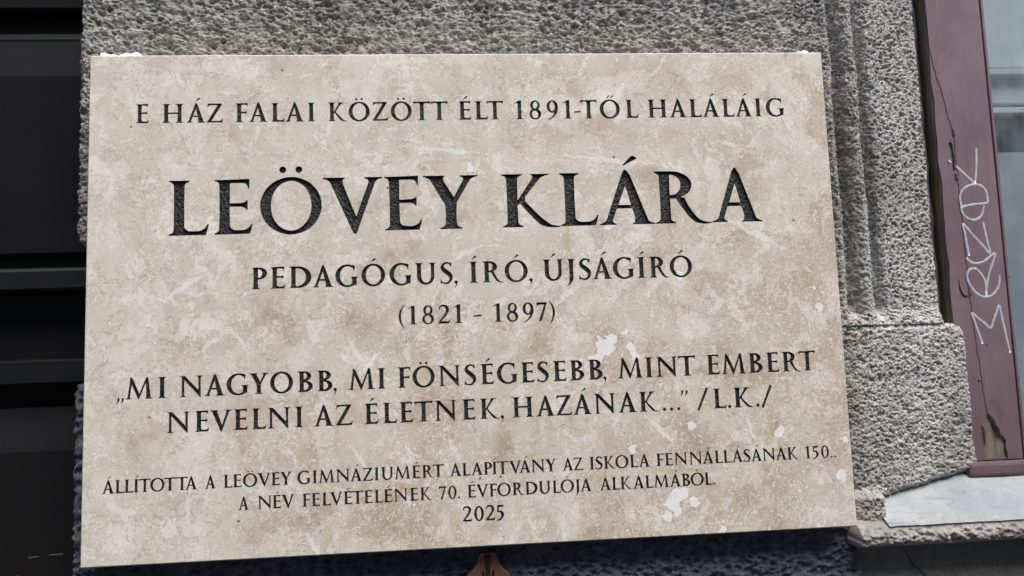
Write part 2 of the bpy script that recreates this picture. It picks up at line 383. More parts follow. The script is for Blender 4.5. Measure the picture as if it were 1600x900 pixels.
class G:
    def __init__(s,S,T): s.S=S;s.T=T;s.ops=[]
    def P(s,pts,op='+'): s.ops.append((op,'p',pts))
    def E(s,cx,cy,rx,ry,op='+',ang=0,n=72):
        a=np.linspace(0,2*np.pi,n,endpoint=False);c,q=np.cos(ang),np.sin(ang)
        x=rx*np.cos(a);y=ry*np.sin(a)
        s.P(np.stack([cx+c*x-q*y,cy+q*x+c*y],1),op)
    def stroke(s,pts,n=14,op='+'):
        # pts: (x,y,w) catmull-rom
        p=np.array(pts,float);q=np.vstack([2*p[0]-p[1],p,2*p[-1]-p[-2]])
        out=[]
        for i in range(1,len(q)-2):
            for t in np.linspace(0,1,n,endpoint=(i==len(q)-3)):
                a,b,c,d=q[i-1:i+3]
                out.append(.5*(2*b+(c-a)*t+(2*a-5*b+4*c-d)*t*t+(3*b-a-3*c+d)*t**3))
        s.ops.append((op,'s',np.array(out)))
    def line(s,a,b,wa,wb=None,op='+'):
        wb=wb or wa;a=np.array(a,float);b=np.array(b,float);t=(b-a)/np.hypot(*(b-a));nn=np.array([-t[1],t[0]])
        s.P([a+nn*wa/2,b+nn*wb/2,b-nn*wb/2,a-nn*wa/2],op)
    def hline(s,x0,y0,x1,y1,w0,w1=None,op='+'):
        # slanted leg of horizontal width w between two heights
        w1=w1 or w0
        s.P([(x0-w0/2,y0),(x0+w0/2,y0),(x1+w1/2,y1),(x1-w1/2,y1)],op)
    def serif(s,xl,xr,y,up,el=.085,er=.085,st=.028,br=.10,slopeL=0,slopeR=0):
        # serif at height y for a stem spanning xl..xr; up=+1 when the stem goes up from y. slopes: dx per dy of stem sides
        f=up
        pts=[]
        if el>0:
            pts+=[(xl-el,y),(xl-el,y+f*st*.8)]
            pts+=bez((xl-el,y+f*st*.8),(xl+slopeL*f*st*1.3,y+f*st*1.5),(xl+slopeL*br*f,y+f*br))
        else: pts+=[(xl,y),(xl+slopeL*br*f,y+f*br)]
        if er>0:
            pts+=bez((xr+slopeR*br*f,y+f*br),(xr+slopeR*f*st*1.3,y+f*st*1.5),(xr+er,y+f*st*.8))
            pts+=[(xr+er,y)]
        else: pts+=[(xr+slopeR*br*f,y+f*br),(xr,y)]
        s.P(pts)
    def stem(s,xl,w=None,y0=0,y1=1,b=(1,1),t=(1,1),e=.085):
        w=w or s.S
        ym=(y0+y1)/2;k=.006
        s.P([(xl,y0),(xl+w,y0),(xl+w-k,ym),(xl+w,y1),(xl,y1),(xl+k,ym)])
        if b: s.serif(xl,xl+w,y0,1,e*b[0],e*b[1])
        if t: s.serif(xl,xl+w,y1,-1,e*t[0],e*t[1])
    def botarm(s,x0,xe,T,h=.20):
        s.P([(x0-.03,0),(x0-.03,.15)]+bez((x0,.15),(x0+.02,T+.005),(x0+.13,T))+bez((xe-.15,T),(xe-.03,T+.01),(xe+.015,h))+[(xe+.04,h-.005),(xe-.012,0)])
    def toparm(s,x0,xe,T,h=.17):
        s.P([(x0-.03,1),(x0-.03,1-T)]+bez((x0,1-T),(x0+.05,1-T),(x0+.1,1-T),3)+bez((xe-.11,1-T),(xe-.03,1-T-.005),(xe-.015,1-h))+[(xe+.008,1-h),(xe+.012,1.012)])
    def midarm(s,x0,xe,y,T,h=.085):
        s.P([(x0-.03,y-T/2),(x0-.03,y+T/2)]+bez((xe-.13,y+T/2),(xe-.03,y+T/2+.005),(xe-.012,y+h))+[(xe+.008,y+h),(xe+.003,y-h-.01),(xe-.017,y-h-.01)]+bez((xe-.017,y-h-.01),(xe-.035,y-T/2-.005),(xe-.13,y-T/2)))
    def acute(s,cx,y=1.10):
        s.P([(cx-.115,y),(cx-.10,y-.012),(cx+.10,y+.105)]+[(cx+.135,y+.125),(cx+.125,y+.155),(cx+.065,y+.185),(cx+.03,y+.165)])
    def dots(s,cx,y=1.165):
        for k in(-1,1): s.E(cx+k*.143,y,.062,.062)
    def dacute(s,cx,y=1.08):
        for k in (-.09,.115):
            c=cx+k
            s.P([(c-.085,y),(c-.065,y-.008),(c+.105,y+.12),(c+.095,y+.155),(c+.055,y+.175),(c+.02,y+.16)])
def draw(ch,S,T):
    g=G(S,T);e=.085;bold=S/.185
    base={'Á':'A','É':'E','Í':'I','Ó':'O','Ö':'O','Ő':'O','Ú':'U'}.get(ch,ch)
    L0=e*1.0
    th=S*.60  # thin diagonals
    if base=='I': g.stem(L0); cx=L0+S/2; 
    elif base=='L': g.stem(L0,b=(1,0)); g.botarm(L0+S,.66,T*1.05); cx=.3
    elif base=='E': g.stem(L0,b=(1,0),t=(1,0)); g.botarm(L0+S,.635,T*1.05,.19); g.toparm(L0+S,.605,T*.95); g.midarm(L0+S,.575,.535,T*.95); cx=.36
    elif base=='F': g.stem(L0,t=(1,0)); g.toparm(L0+S,.60,T*.95); g.midarm(L0+S,.55,.51,T*.95); cx=.36
    elif base=='T':
        c=.42; g.stem(c-S/2,t=None,b=(1,1))
        g.P([(c-.3,1),(c-.3,1-T)]+bez((c-S/2-.06,1-T),(c-S/2,1-T),(c-S/2,1-T-.08),5)+[(c+S/2,1-T-.08)]+bez((c+S/2,1-T-.08),(c+S/2,1-T),(c+S/2+.06,1-T),5)+[(c+.3,1-T),(c+.3,1)])
        for k in(-1,1): g.P([(c+k*.25,1)]+[(c+k*.25,1-T)]+bez((c+k*.28,1-T),(c+k*.37,1-T-.01),(c+k*.395,1-.16),6)+[(c+k*.418,1-.155),(c+k*.405,1.018 if k>0 else 1.0)]); 
        cx=c
    elif base=='H':
        g.stem(L0);x2=.66;g.stem(x2);g.P([(L0,.5-T/2+.01),(x2+.05,.5-T/2+.01),(x2+.05,.5+T/2+.01),(L0,.5+T/2+.01)]);cx=.46
    elif base=='N':
        t=S*.58;x1=L0+.01;x2=.79
        g.stem(x1,t,b=(1,1),t=None);g.stem(x2,t,y0=.15,t=(1,1),b=None)
        w=S*1.12
        g.P([(x1-.005,1),(x1+w*.62,1),(x2+t,.2),(x2+t,-.03),(x2+t-.035,-.03),(x1,.93)])
        g.serif(x1,x1+.12,1,-1,e,0)
        cx=.45
    elif base=='M':
        t=S*.56
        g.hline(.12+.0,0,.235,1,t,t*.9);g.serif(.12-t/2,.12+t/2,0,1,e*.95,e*.95,slopeL=.11,slopeR=.11)
        g.P([(.185,1.03),(.23,1.03),(.30,.93),(.56,.22),(.53,-.02),(.50,-.02),(.49,.02),(.17,.88)])
        g.P([(.50,-.02),(.535,-.02),(.88,1.0),(.83,1.0),(.80,.985),(.50,.11)])
        g.P([(.80,1.0),(.815,1.03),(.85,1.03),(.90,.98),(1.005,0),(1.005-S,0)])
        g.serif(1.005-S,1.005,0,1,e*.95,e*.95,slopeL=-.06,slopeR=-.10)
        cx=.5
    elif base=='A':
        w=S*1.08;t=S*.60;ap=.43
        xr=.83
        g.P([(ap-.045,.96),(ap+.0,1.045),(ap+.035,1.045),(ap+.10,.93),(xr,0),(xr-w*1.1,0)])
        g.P([(ap-.03,1.0),(ap+.05,.86),(.13+t*.45,0),(.13-t*.55,0)])
        g.serif(.13-t*.55,.13+t*.45,0,1,e*1.0,e*1.05,slopeL=.33,slopeR=.36)
        g.serif(xr-w*1.1,xr,0,1,e*.9,e*1.05,slopeL=-.42,slopeR=-.42)
        g.P([(.23,.34-T/2),(.66,.34-T/2),(.62,.34+T/2),(.25,.34+T/2)])
        cx=.46
    elif base=='V':
        w=S*1.08;t=S*.60
        xl=.085;xb=.50
        g.P([(xl,1),(xl+w*1.08,1),(xb+.07,.13),(xb+.045,.0),(xb+.02,-.045),(xb-.015,-.045),(xb-.05,.03)])
        g.P([(.80-t*.5,1),(.80+t*.55,1),(xb+.03,-.03),(xb-.02,.02),(xb-.01,.16)])
        g.serif(xl,xl+w*1.08,1,-1,e,e*.8,slopeL=-.42,slopeR=-.42)
        g.serif(.80-t*.5,.80+t*.55,1,-1,e*1.1,e*1.0,slopeL=.30,slopeR=.32)
        cx=.45
    elif base=='Y':
        t=S*.60;w=S*1.05;x0=.43-S/2
        g.stem(x0,y1=.48,t=None)
        g.P([(.075,1),(.075+w*1.1,1),(x0+S+.01,.50),(x0+S,.38),(x0,.44)])
        g.P([(.72-t*.5,1),(.72+t*.55,1),(x0+S,.47),(x0+S,.40),(x0+S-.08,.50)])
        g.serif(.075,.075+w*1.1,1,-1,e*.85,e*.8,slopeL=-.5,slopeR=-.55)
        g.serif(.72-t*.5,.72+t*.55,1,-1,e*1.1,e,slopeL=.42,slopeR=.45)
        cx=.42
    elif base=='K':
        g.stem(L0);t=S*.58;xs=L0+S
        g.P([(xs-.03,.47),(xs-.03,.40),(xs+.03,.44),(.66+t*.6,1),(.66-t*.6,1)])
        g.serif(.66-t*.6,.66+t*.6,1,-1,e*1.0,e*1.15,slopeL=.75,slopeR=.72)
        g.P([(xs+.02,.52),(xs+.13,.60)]+bez((.40,.485),(.66,.17),(.80,.06),8)+bez((.80,.06),(.88,.012),(.99,.006),6)+[(.99,-.012)]+bez((.99,-.012),(.80,-.03),(.68,.02),6)+bez((.68,.02),(.58,.08),(xs+.03,.455),6))
        cx=.4
    elif base in 'RPB' and len(base)==1 and base!='':
        xs=L0+S
        g.stem(L0,t=(1,0),b=(1,1) if base!='B' else (1,0))
        if base=='R':
            cy,ry=.735,.265;rx=.36
            g.E(xs+.03,cy,rx,ry,'a');g.E(xs+.01,cy-.0,rx-S*.93,ry-T*1.0,'b')
            g.ops.append(('R','bowl',(xs-.02,1.0,cy+ry,cy-ry,T)))
            g.P([(xs+.13,.50),(xs+.23,.49)]+bez((xs+.25,.50),(.62,.22),(.78,.07),8)+bez((.78,.07),(.87,.012),(.99,.006),6)+[(.99,-.012)]+bez((.99,-.012),(.80,-.035),(.69,.02),6)+bez((.69,.02),(.60,.07),(xs+.10,.47),6))
        elif base=='P':
            cy,ry=.72,.28;rx=.35
            g.E(xs+.03,cy,rx,ry,'a');g.E(xs+.01,cy,rx-S*.95,ry-T*1.0,'b')
            g.ops.append(('R','bowl',(xs-.02,1.0,cy+ry,cy-ry,T)))
        else:
            cy,ry=.765,.235;rx=.31
            g.E(xs+.03,cy,rx,ry,'a');g.E(xs+.01,cy,rx-S*.9,ry-T*.95,'b')
            g.ops.append(('R','bowl',(xs-.02,1.0,cy+ry,cy-ry,T)))
            cy,ry=.272,.272;rx=.37
            g.E(xs+.04,cy,rx,ry,'a');g.E(xs+.01,cy,rx-S*.90,ry-T*1.0,'b')
            g.ops.append(('R','bowl',(xs-.02,1.0,cy+ry,cy-ry,T)))
        cx=.4
    elif base=='D':
        xs=L0+S
        g.stem(L0,t=(1,0),b=(1,0))
        g.E(xs+.07,.5,.55,.5,'a');g.E(xs+.03,.5,.55-S*.98+.0,.5-T*1.0,'b')
        g.ops.append(('R','bowl',(xs-.02,1.2,1.0,0.0,T)))
        cx=.45
    elif base in('O',):
        rx,ry=.545,.53
        g.E(.545,.5,rx,ry);g.E(.548,.5,rx-S*.98,ry-T*1.05,'-',ang=.0)
        cx=.545
    elif base=='G':
        rx,ry=.545,.53
        g.E(.545,.5,rx,ry);g.E(.56,.5,rx-S*.98,ry-T*1.05,'-')
        # open right side
        g.P([(.62,.80),(.83,.905),(1.3,.9),(1.3,.1),(.78,.15),(.72,.45),(.6,.5)],'-')
        g.P([(.865,.70),(.845,.70)]+bez((.845,.72),(.82,.87),(.70,.93),6)+[(.75,1.005)]+bez((.75,1.0),(.84,.985),(.90,.955),4))
        x=.765
        g.P([(x,.02),(x+.06,.035),(x+S,.09),(x+S,.44),(x,.44),(x,.1)]);g.serif(x,x+S,.45,-1,e*1.0,e*.75)
        g.P([(.6,-.02),(.7,-.008),(x+S,.085),(x+S,.14),(x,.12),(.65,.06)])
        cx=.5
    elif base=='C':
        rx,ry=.545,.53
        g.E(.545,.5,rx,ry);g.E(.56,.5,rx-S*.98,ry-T*1.05,'-');g.P([(.62,.80),(.83,.905),(1.3,.9),(1.3,.1),(.8,.15)],'-');cx=.5
    elif base=='U':
        t=S*.80
        xl=L0;xr=.73
        g.stem(xl,y0=.36,b=None);g.stem(xr,t,y0=.3,b=None)
        R=(xr+t-xl)/2
        g.ops.append(('+','u',(xl,xr+t,S,t,.38,T*1.15)))
        cx=(xl+xr+t)/2
    elif base=='J':
        g.stem(L0+.05,y0=.1,b=None)
        x=L0+.05
        g.P([(x,.2),(x+S,.2)]+bez((x+S,.2),(x+S+.01,-.06),(x+.03,-.2),8)+bez((x+.03,-.2),(x-.06,-.28),(x-.13,-.305),5)+bez((x-.14,-.28),(x-.0,-.2),(x,.0),8))
        cx=x+S/2
    elif base=='S':
        w=S*.98
        g.stroke([(.535,.865,T*.8),(.40,.965,T*.95),(.25,.955,T*1.2),(.135,.83,S*.70),(.165,.68,S*.93),(.33,.535,w*1.05),(.475,.40,w*1.0),(.525,.24,S*.72),(.42,.06,T*1.25),(.27,.015,T*.95),(.12,.065,T*.75),(.07,.13,T*.6)])
        g.P([(.51,.785),(.535,.785),(.555,.985),(.50,.985),(.45,.94)]);g.P([(.035,.22),(.058,.22),(.14,.05),(.10,.012),(.035,.012)])
        cx=.3
    elif base=='Z':
        w=S*.86
        g.P([(.06,1.0),(.10,1.0),(.70,1.0),(.70,.97),(.70-w*1.3+.0,1-T),(.06,1-T)])
        g.P([(.70,1.0),(.70-w*1.25,1.0),(.70-w*1.25,.93),(.03,.03),(.03,0),(.03+w*1.2,0),(.03+w*1.2,.07),(.70,.965)])
        g.P([(.03,0),(.03,T),(.6,T),(.66,0)])
        g.P([(.06,1.0),(.035,.815),(.058,.81)]+bez((.058,.81),(.09,1-T-.02),(.2,1-T),6)+[(.2,1.0)])
        g.P([(.71,0.0),(.75,.19),(.725,.195)]+bez((.725,.195),(.68,T+.02),(.57,T),6)+[(.57,0)])
        cx=.38
    elif base==',': g.E(.10,.065,.082,.075);g.P([(.165,.12),(.18,.06)]+bez((.18,.06),(.17,-.08),(.05,-.19),8)+[(.025,-.175)]+bez((.025,-.175),(.11,-.08),(.10,.0),6))
    elif base=='.': g.E(.09,.07,.082,.082)
    elif base=='-': g.P([(.02,.30),(.36,.335),(.375,.425),(.035,.39)])
    elif base in '„”':
        y={'„':-.02,'”':.88}[base]
        for x in(.0,.20):
            g.P([(x+.05,y+.10),(x+.14,y+.10),(x+.15,y+.06)]+bez((x+.15,y+.04),(x+.12,y-.08),(x+.03,y-.18),6)+[(x+.005,y-.165)]+bez((x+.01,y-.165),(x+.06,y-.06),(x+.05,y+.04),5))
    elif base=='/': g.line((.03,-.06),(.48,1.06),S*.55)
    elif base=='(':
        g.P(bez((.32,1.06),(-.22,.48),(.30,-.20),18)+[(.34,-.19)]+bez((.34,-.19),(.0,.46),(.36,1.05),18))
    elif base==')':
        g.P(bez((.04,1.06),(.58,.48),(.06,-.20),18)+[(.02,-.19)]+bez((.02,-.19),(.36,.46),(.0,1.05),18))
    elif base=='0':
        g.E(.34,.49,.335,.515);g.E(.34,.49,.335-S*.88,.515-T*1.0,'-')
    elif base=='1':
        x=.20
        g.stem(x,S*.95,t=None,e=.10);g.P([(x+S*.95,.98),(x+S*.95,1.02),(x+S*.95-.04,1.03),(x-.19,.865),(x-.18,.835),(x-.03,.88),(x+.01,.86),(x,.8)])
    elif base=='2':
        g.stroke([(.065,.80,T*.75),(.13,.93,T*1.0),(.28,.975,T*1.25),(.43,.90,S*.72),(.475,.74,S*.88),(.41,.54,S*.72),(.25,.30,T*1.15),(.08,.09,T*.9)])
        g.P([(.03,0),(.03,.03),(.09,.115),(.20,.125),(.5,.12),(.585,.20),(.61,.19),(.56,0)])
    elif base=='5':
        g.P([(.13,1.0),(.10,.49),(.17,.545),(.205,.535),(.225,.855),(.50,.855),(.535,.91),(.56,1.03),(.535,1.03),(.515,1.0)])
        g.stroke([(.155,.55,T*.6),(.25,.575,T*1.0),(.40,.52,S*.78),(.475,.34,S*.92),(.42,.16,S*.75),(.27,.02,T*1.1),(.07,-.03,T*.6)])
    elif base=='7':
        g.P([(.03,1.0),(.60,1.0),(.60,.96),(.30,.0),(.27,-.03),(.12,-.02),(.46,.87),(.13,.87),(.06,.78),(.035,.79)])
    elif base=='8':
        g.E(.32,.745,.245,.27);g.E(.32,.265,.30,.295)
        g.E(.325,.755,.245-S*.66,.27-T*1.0,'-',ang=-.2);g.E(.31,.25,.30-S*.72,.295-T*1.05,'-',ang=.25)
    elif base=='9':
        g.E(.31,.67,.30,.345);g.E(.305,.675,.30-S*.80,.345-T*1.0,'-')
        g.stroke([(.52,.72,S*.75),(.535,.52,S*.75),(.46,.28,S*.62),(.30,.08,T*.95),(.09,-.06,T*.55)])
    elif base=='…': 
        for k in range(3): g.E(.09+.33*k,.07,.082,.082)
    else: raise Exception(ch)
    if ch in 'ÁÉÍÓÚ':
        g.acute({'Á':cx+.06,'Í':cx+.03}.get(ch,cx),1.13 if ch=='Á' else 1.10)
    if ch=='Ö': g.dots(cx)
    if ch=='Ő': g.dacute(cx)
    return g
def field(g,h):
    x0,x1,y0,y1=-.12,1.25,-.36,1.42
    xs=np.arange(x0,x1,h);ys=np.arange(y0,y1,h)
    X,Y=np.meshgrid(xs,ys)
    F=np.full(X.shape,1e3);a=b=None
    for op,k,d in g.ops:
        if k=='p': v=poly_sd(d,X,Y)
        elif k=='s':
            v=np.full(X.shape,1e3)
            for (cx,cy,w) in d: v=np.minimum(v,np.hypot(X-cx,Y-cy)-w/2)
        elif k=='u':
            xl,xr,S,t,yc,T=d
            c=(xl+xr)/2;R=(xr-xl)/2;ry=yc+.025
            def ell(cx,rx,ry):
                an=np.linspace(np.pi,2*np.pi,40);return [(cx-rx,yc)]+[(cx+rx*np.cos(q),yc+ry*np.sin(q)) for q in an]+[(cx+rx,yc)]
            o=poly_sd(ell(c,R,ry),X,Y);ci=(xl+S+xr-t)/2;Ri=(xr-t-xl-S)/2
            inn=poly_sd([(ci-Ri,yc+.1)]+ell(ci,Ri,ry-T)+[(ci+Ri,yc+.1)],X,Y)
            v=np.maximum(o,-inn)
        elif k=='bowl':
            xs0,xe,yt,yb,T=d
            # squared-off bowl: ellipse right half, straight joins to the stem
            oc=a;ic=b
            clip=poly_sd([(xs0,-.1),(1.3,-.1),(1.3,1.2),(xs0,1.2)],X,Y)
            v=np.maximum(np.maximum(oc,-ic),clip)
        if op=='a': a=v
        elif op=='b': b=v
        elif op=='-': F=np.maximum(F,-v)
        else: F=np.minimum(F,v)
    return xs,ys,F
def contours(xs,ys,F,tol):
    h=xs[1]-xs[0];ins=F<0
    segs={}
    c=ins[:-1,:-1]*1+ins[:-1,1:]*2+ins[1:,1:]*4+ins[1:,:-1]*8
    def pt(i,j,ed):
        # ed 0 bottom,1 right,2 top,3 left -> key of the grid edge
        return [(i,j,0),(i,j+1,1),(i+1,j,0),(i,j,1)][ed]
    tab={1:[(3,0)],2:[(0,1)],3:[(3,1)],4:[(1,2)],5:[(3,0),(1,2)],6:[(0,2)],7:[(3,2)],8:[(2,3)],9:[(2,0)],10:[(0,1),(2,3)],11:[(2,1)],12:[(1,3)],13:[(1,0)],14:[(0,3)]}
    nxt={}
    for i,j in zip(*np.nonzero((c>0)&(c<15))):
        for a,b in tab[int(c[i,j])]: nxt[pt(i,j,a)]=pt(i,j,b)
    def pos(k):
        i,j,d=k
        if d==0: f0,f1=F[i,j],F[i,j+1];t=f0/(f0-f1);return (xs[j]+t*h,ys[i])
        f0,f1=F[i,j],F[i+1,j];t=f0/(f0-f1);return (xs[j],ys[i]+t*h)
    out=[]
    while nxt:
        k=next(iter(nxt));loop=[]
        while k in nxt:
            n=nxt.pop(k);loop.append(pos(k));k=n
        P=np.array(loop)
        if len(P)<8: continue
        out.append(simplify(P,tol))
    return out
def rdp(P,tol):
    keep=np.zeros(len(P),bool);keep[[0,-1]]=True;st=[(0,len(P)-1)]
    while st:
        a,b=st.pop()
        if b<=a+1: continue
        d=P[b]-P[a];L=np.hypot(*d)
        Q=P[a+1:b]-P[a]
        dist=np.abs(d[0]*Q[:,1]-d[1]*Q[:,0])/L if L>1e-9 else np.hypot(Q[:,0],Q[:,1])
        m=dist.argmax()
        if dist[m]>tol: keep[a+1+m]=True;st+= [(a,a+1+m),(a+1+m,b)]
    return P[keep]
def simplify(P,tol):
    # start at the point farthest from centroid
    k=((P-P.mean(0))**2).sum(1).argmax();P=np.roll(P,-k,0)
    Q=rdp(np.vstack([P,P[:1]]),tol)
    return Q[:-1]
CH='AÁBDEÉFGHIÍJKLMNOÓÖŐPRSTUÚVYZ,.-0125789()„”/'
WIDE={'M':1.17,'N':1.1,'Y':1.09,'H':1.15,'D':1.14,'P':1.07,'Z':1.12,'V':1.12,'A':1.04,'T':1.06,'B':1.04,'2':1.1,'8':1.05,'1':1.0}
UNACC={'Á':'A','É':'E','Í':'I','Ó':'O','Ö':'O','Ő':'O','Ú':'U'}
def make(S,T,h=1/120,tol=.0016):
    out={}
    for c in CH:
        k=WIDE.get(UNACC.get(c,c),1.0)
        out[c]=[P*np.array([k,1.0]) for P in contours(*field(draw(c,S/k,T),h),tol)]
    return out
GR= [[(0.4695, 0.1269), (0.4683, 0.1111), (0.4652, 0.0925)], [(0.441, 0.1147), (0.4432, 0.1122)], [(0.4476, 0.1092), (0.4562, 0.1008), (0.4652, 0.092)], [(0.4499, 0.0694), (0.4493, 0.0801), (0.454, 0.0878), (0.4651, 0.0914), (0.4737, 0.0875), (0.4759, 0.0787), (0.4742, 0.0736), (0.4624, 0.0726), (0.4499, 0.0694), (0.4532, 0.061), (0.4619, 0.0581), (0.4686, 0.0624), (0.4723, 0.0724)], [(0.4528, 0.025), (0.4499, 0.0542), (0.4731, 0.0266), (0.469, 0.0572)], [(0.449, 0.0234), (0.4562, 0.0181), (0.4661, 0.0192), (0.4778, 0.0261), (0.4703, 0.0075), (0.4653, -0.0102)], [(0.466, -0.0126), (0.4658, 0.0015), (0.4594, 0.0119), (0.4521, 0.0121), (0.4489, 0.0051), (0.4529, -0.0052), (0.4604, -0.0121), (0.4685, -0.013), (0.4755, -0.0082), (0.4796, -0.0004), (0.48, 0.0071)], [(0.4577, -0.0557), (0.4503, -0.0277), (0.4669, -0.0415), (0.4771, -0.0215), (0.4832, -0.0646)]]
# ================================================================ setting
WHITE=[(0.1072, -0.0407, 0.0052), (0.0995, -0.0482, 0.0075), (0.0915, -0.0545, 0.0057), (0.0819, -0.0613, 0.0034), (0.1214, -0.0489, 0.0057), (0.1178, -0.036, 0.0029), (0.1247, -0.0552, 0.0034), (0.1583, -0.165, 0.0075), (0.1516, -0.1736, 0.0069), (0.1453, -0.1841, 0.0052), (0.1677, -0.1729, 0.004), (0.1897, -0.1943, 0.004), (0.2844, -0.0203, 0.004), (0.1703, -0.1104, 0.0034), (0.2404, -0.1199, 0.004), (0.2938, -0.1298, 0.0029), (0.288, -0.155, 0.0052), (0.12, -0.1273, 0.004), (0.1089, 0.0519, 0.0052), (-0.0675, 0.0147, 0.0034), (0.1288, 0.0791, 0.0034), (-0.0016, 0.1016, 0.004), (0.2784, -0.0053, 0.0029), (-0.1667, 0.0194, 0.004), (0.1661, 0.0094, 0.0034)]
BN=[(0.1017,0.1252,0.0174),(0.2289,0.0826,0.0154),(-0.0932,-0.0266,0.0174),(-0.0595,0.036,0.0133),(-0.1595,-0.0069,0.0154),(-0.1449,-0.0224,0.0103),(0.053,-0.0364,0.0113),(0.1424,0.0842,0.0133),(-0.0164,0.0714,0.0133),(-0.1938,0.1328,0.0072),(-0.2803,0.1149,0.0072),(0.2415,-0.1123,0.0092),(-0.0248,-0.0914,0.0154),(-0.0447,-0.0906,0.0133),(0.1676,-0.1294,0.0205),(0.0244,-0.1232,0.0205),(-0.0662,-0.1725,0.0205),(-0.1339,-0.1691,0.0133),(-0.2526,-0.1063,0.0123),(0.2075,-0.0802,0.0256),(0.1345,-0.0673,0.0205),(0.0897,-0.195,0.0154),(-0.0049,-0.178,0.0154),(0.2166,-0.1818,0.0205)]
BLADES=[(-0.1042,-0.1127,-0.0836,-0.1389),(-0.0618,-0.151,-0.0539,-0.1683),(-0.0253,-0.1112,-0.0184,-0.1311),(-0.0591,-0.1146,-0.0531,-0.132),(-0.134,-0.181,-0.1222,-0.2006),(-0.196,-0.0158,-0.1742,-0.0462),(-0.2199,-0.0446,-0.196,-0.0257),(0.195,0.0617,0.2685,0.0226),(0.2141,-0.101,0.2203,-0.1267),(-0.0502,0.1193,0.0117,0.1131),(0.0614,0.1123,0.1648,0.0999),(-0.0218,0.0248,0.0094,0.0395),(0.0591,-0.0135,0.0859,0.0064),(-0.1031,-0.0287,-0.0839,-0.0643),(-0.0937,-0.064,-0.0735,-0.0397),(-0.249,-0.0042,-0.2058,0.0245),(0.1277,-0.0975,0.1572,-0.129),(0.0387,-0.0078,0.0551,0.0176)]
stone=mat_render('grey_render',(.305,.295,.275),(.375,.365,.345),(.58,.575,.56),pale_side=((.435,.428,.41),(.52,.515,.50)))
dark_stone=mat_render('dark_base_paint',(.074,.086,.105),(.105,.118,.138),(.20,.215,.235),.8,.5,.3)
shade_stone=mat_render('shaded_plaster',(.16,.15,.14),(.20,.19,.175),(.27,.26,.24))  # darker copy of the wall render, shade below the sill put into its colour
sill_rough=mat_render('sill_concrete',(.27,.255,.24),(.34,.325,.305),(.47,.455,.43))
gate_m=mat_gate(); rail_m=mat_gate('gate_rail_paint',.42,.24); mauve=mat_mauve(); oldwood=mat_wood('bare_wood',(.125,.108,.080),(.215,.19,.15)); greywood=mat_wood('weathered_wood',(.042,.042,.043),(.082,.081,.080))
sill_m=mat_sill(); glass=mat_glass(); white_p=plain('white_gloss_paint',(.74,.765,.78),.45,.4,0,20,.05,.12); dark_in=plain('dark_interior',(.030,.036,.055),.25,.5,0,15,.02)
plaster=plain('opposite_plaster',(.45,.42,.37),.9,.2,0,2,.05,.15); pave=plain('pavement_asphalt',(.07,.07,.072),.9,.2,0,40,.3,.25)
silver=plain('silver_marker',(.47,.49,.55),.42,.5,.25,300,.1,.2); bronze=plain('brown_bronze',(.17,.092,.056),.42,.5,.4,140,.25,.35); black_hole=plain('hollow_black',(.02,.014,.01),.6,.3,.2,80)  # the black stands in for shade in the ornament's hollow and piercings
mortar=plain('white_mortar',(.78,.79,.80),.7,.3,0,200,.4,.06)

ground=box_mesh('pavement',[(-40,-30,-.2,40,.6,0)]); tag(link('pavement',ground,pave),kind='structure')

house=empty('town_house',(0,0,0)); tag(house,'old grey rendered town house wall carrying the stone plaque, between black gate and window','building')
# ---------- rough rendered pilaster with its moulded right jamb and protruding plinth block
def axis(parts):
    out=[]
    for a,b,s in parts: out.append(np.arange(a,b-1e-9,s))
    out.append([parts[-1][1]]); return np.concatenate(out)
def grid(name,xs,zs,fn,mat,keepfn):
    X,Z=np.meshgrid(xs,zs); Y=fn(X,Z); d=keepfn(X,Z)
    V=np.stack([X+getattr(fn,'dx',0),Y,Z],-1).reshape(-1,3); ny,nx=X.shape
    i=np.arange(ny*nx).reshape(ny,nx); Q=np.stack([i[:-1,:-1],i[:-1,1:],i[1:,1:],i[1:,:-1]],-1).reshape(-1,4)
    k=(d.reshape(-1)[Q]>-.0035).any(1); Q=Q[k]
    u,inv=np.unique(Q,return_inverse=True); return link(name,np_mesh(name,V[u],inv.reshape(Q.shape)),mat,house,(0,0,ZO))
def edge_round(Y,d,r,back):
    t=np.clip((r-d)/r,0,1); Y=Y+r*(1-np.sqrt(np.clip(1-t*t,0,1)))
    return np.where(d<0,back,Y)
def splay(X): return np.maximum(X-.322,0)*.22        # the jamb turns back towards the window
def pil_d(X,Z):
    wob=.0022*fbm(X/.02+3,Z/.02,4,11,.6)+.0010*vnoise(X/.0035,Z/.0035,5)
    # left edge: long strip above, notch of a rustication joint, block below
    def corner(cx,cz,rx,sgn): return rx-np.hypot(np.minimum(X-cx,0),np.minimum(sgn*(Z-cz),0))
    up=np.minimum(corner(-.3100,.0585,.0130,1),X+.3230)
    lo=np.minimum(corner(-.3065,-.0700,.0110,-1),X+.3175)
    dl=np.maximum(np.maximum(np.where(Z>.0455,up,-1),np.where(Z<-.0591,lo,-1)),X+.296)
    pl=np.minimum(.0160-np.hypot(np.maximum(X-.4275,0),np.maximum(Z+.0510,0)),.4435-X)
    dr=np.maximum(np.where(Z>-.036,.4216-X,-1),np.where(Z<-.0329,pl,-1))
    zb=np.where(X<.3335,-.205,-.1810+(X-.3443)*.150)
    return np.minimum(np.minimum(dl,dr),Z-zb)+wob*np.where(X>.40,.7,1)
def flutes(X): return np.exp(-((X-.3290)/.0050)**2)*.0118+np.exp(-((X-.3555)/.0050)**2)*.0118-np.exp(-((X-.3420)/.0060)**2)*.0050-np.exp(-((X-.3180)/.004)**2)*.003
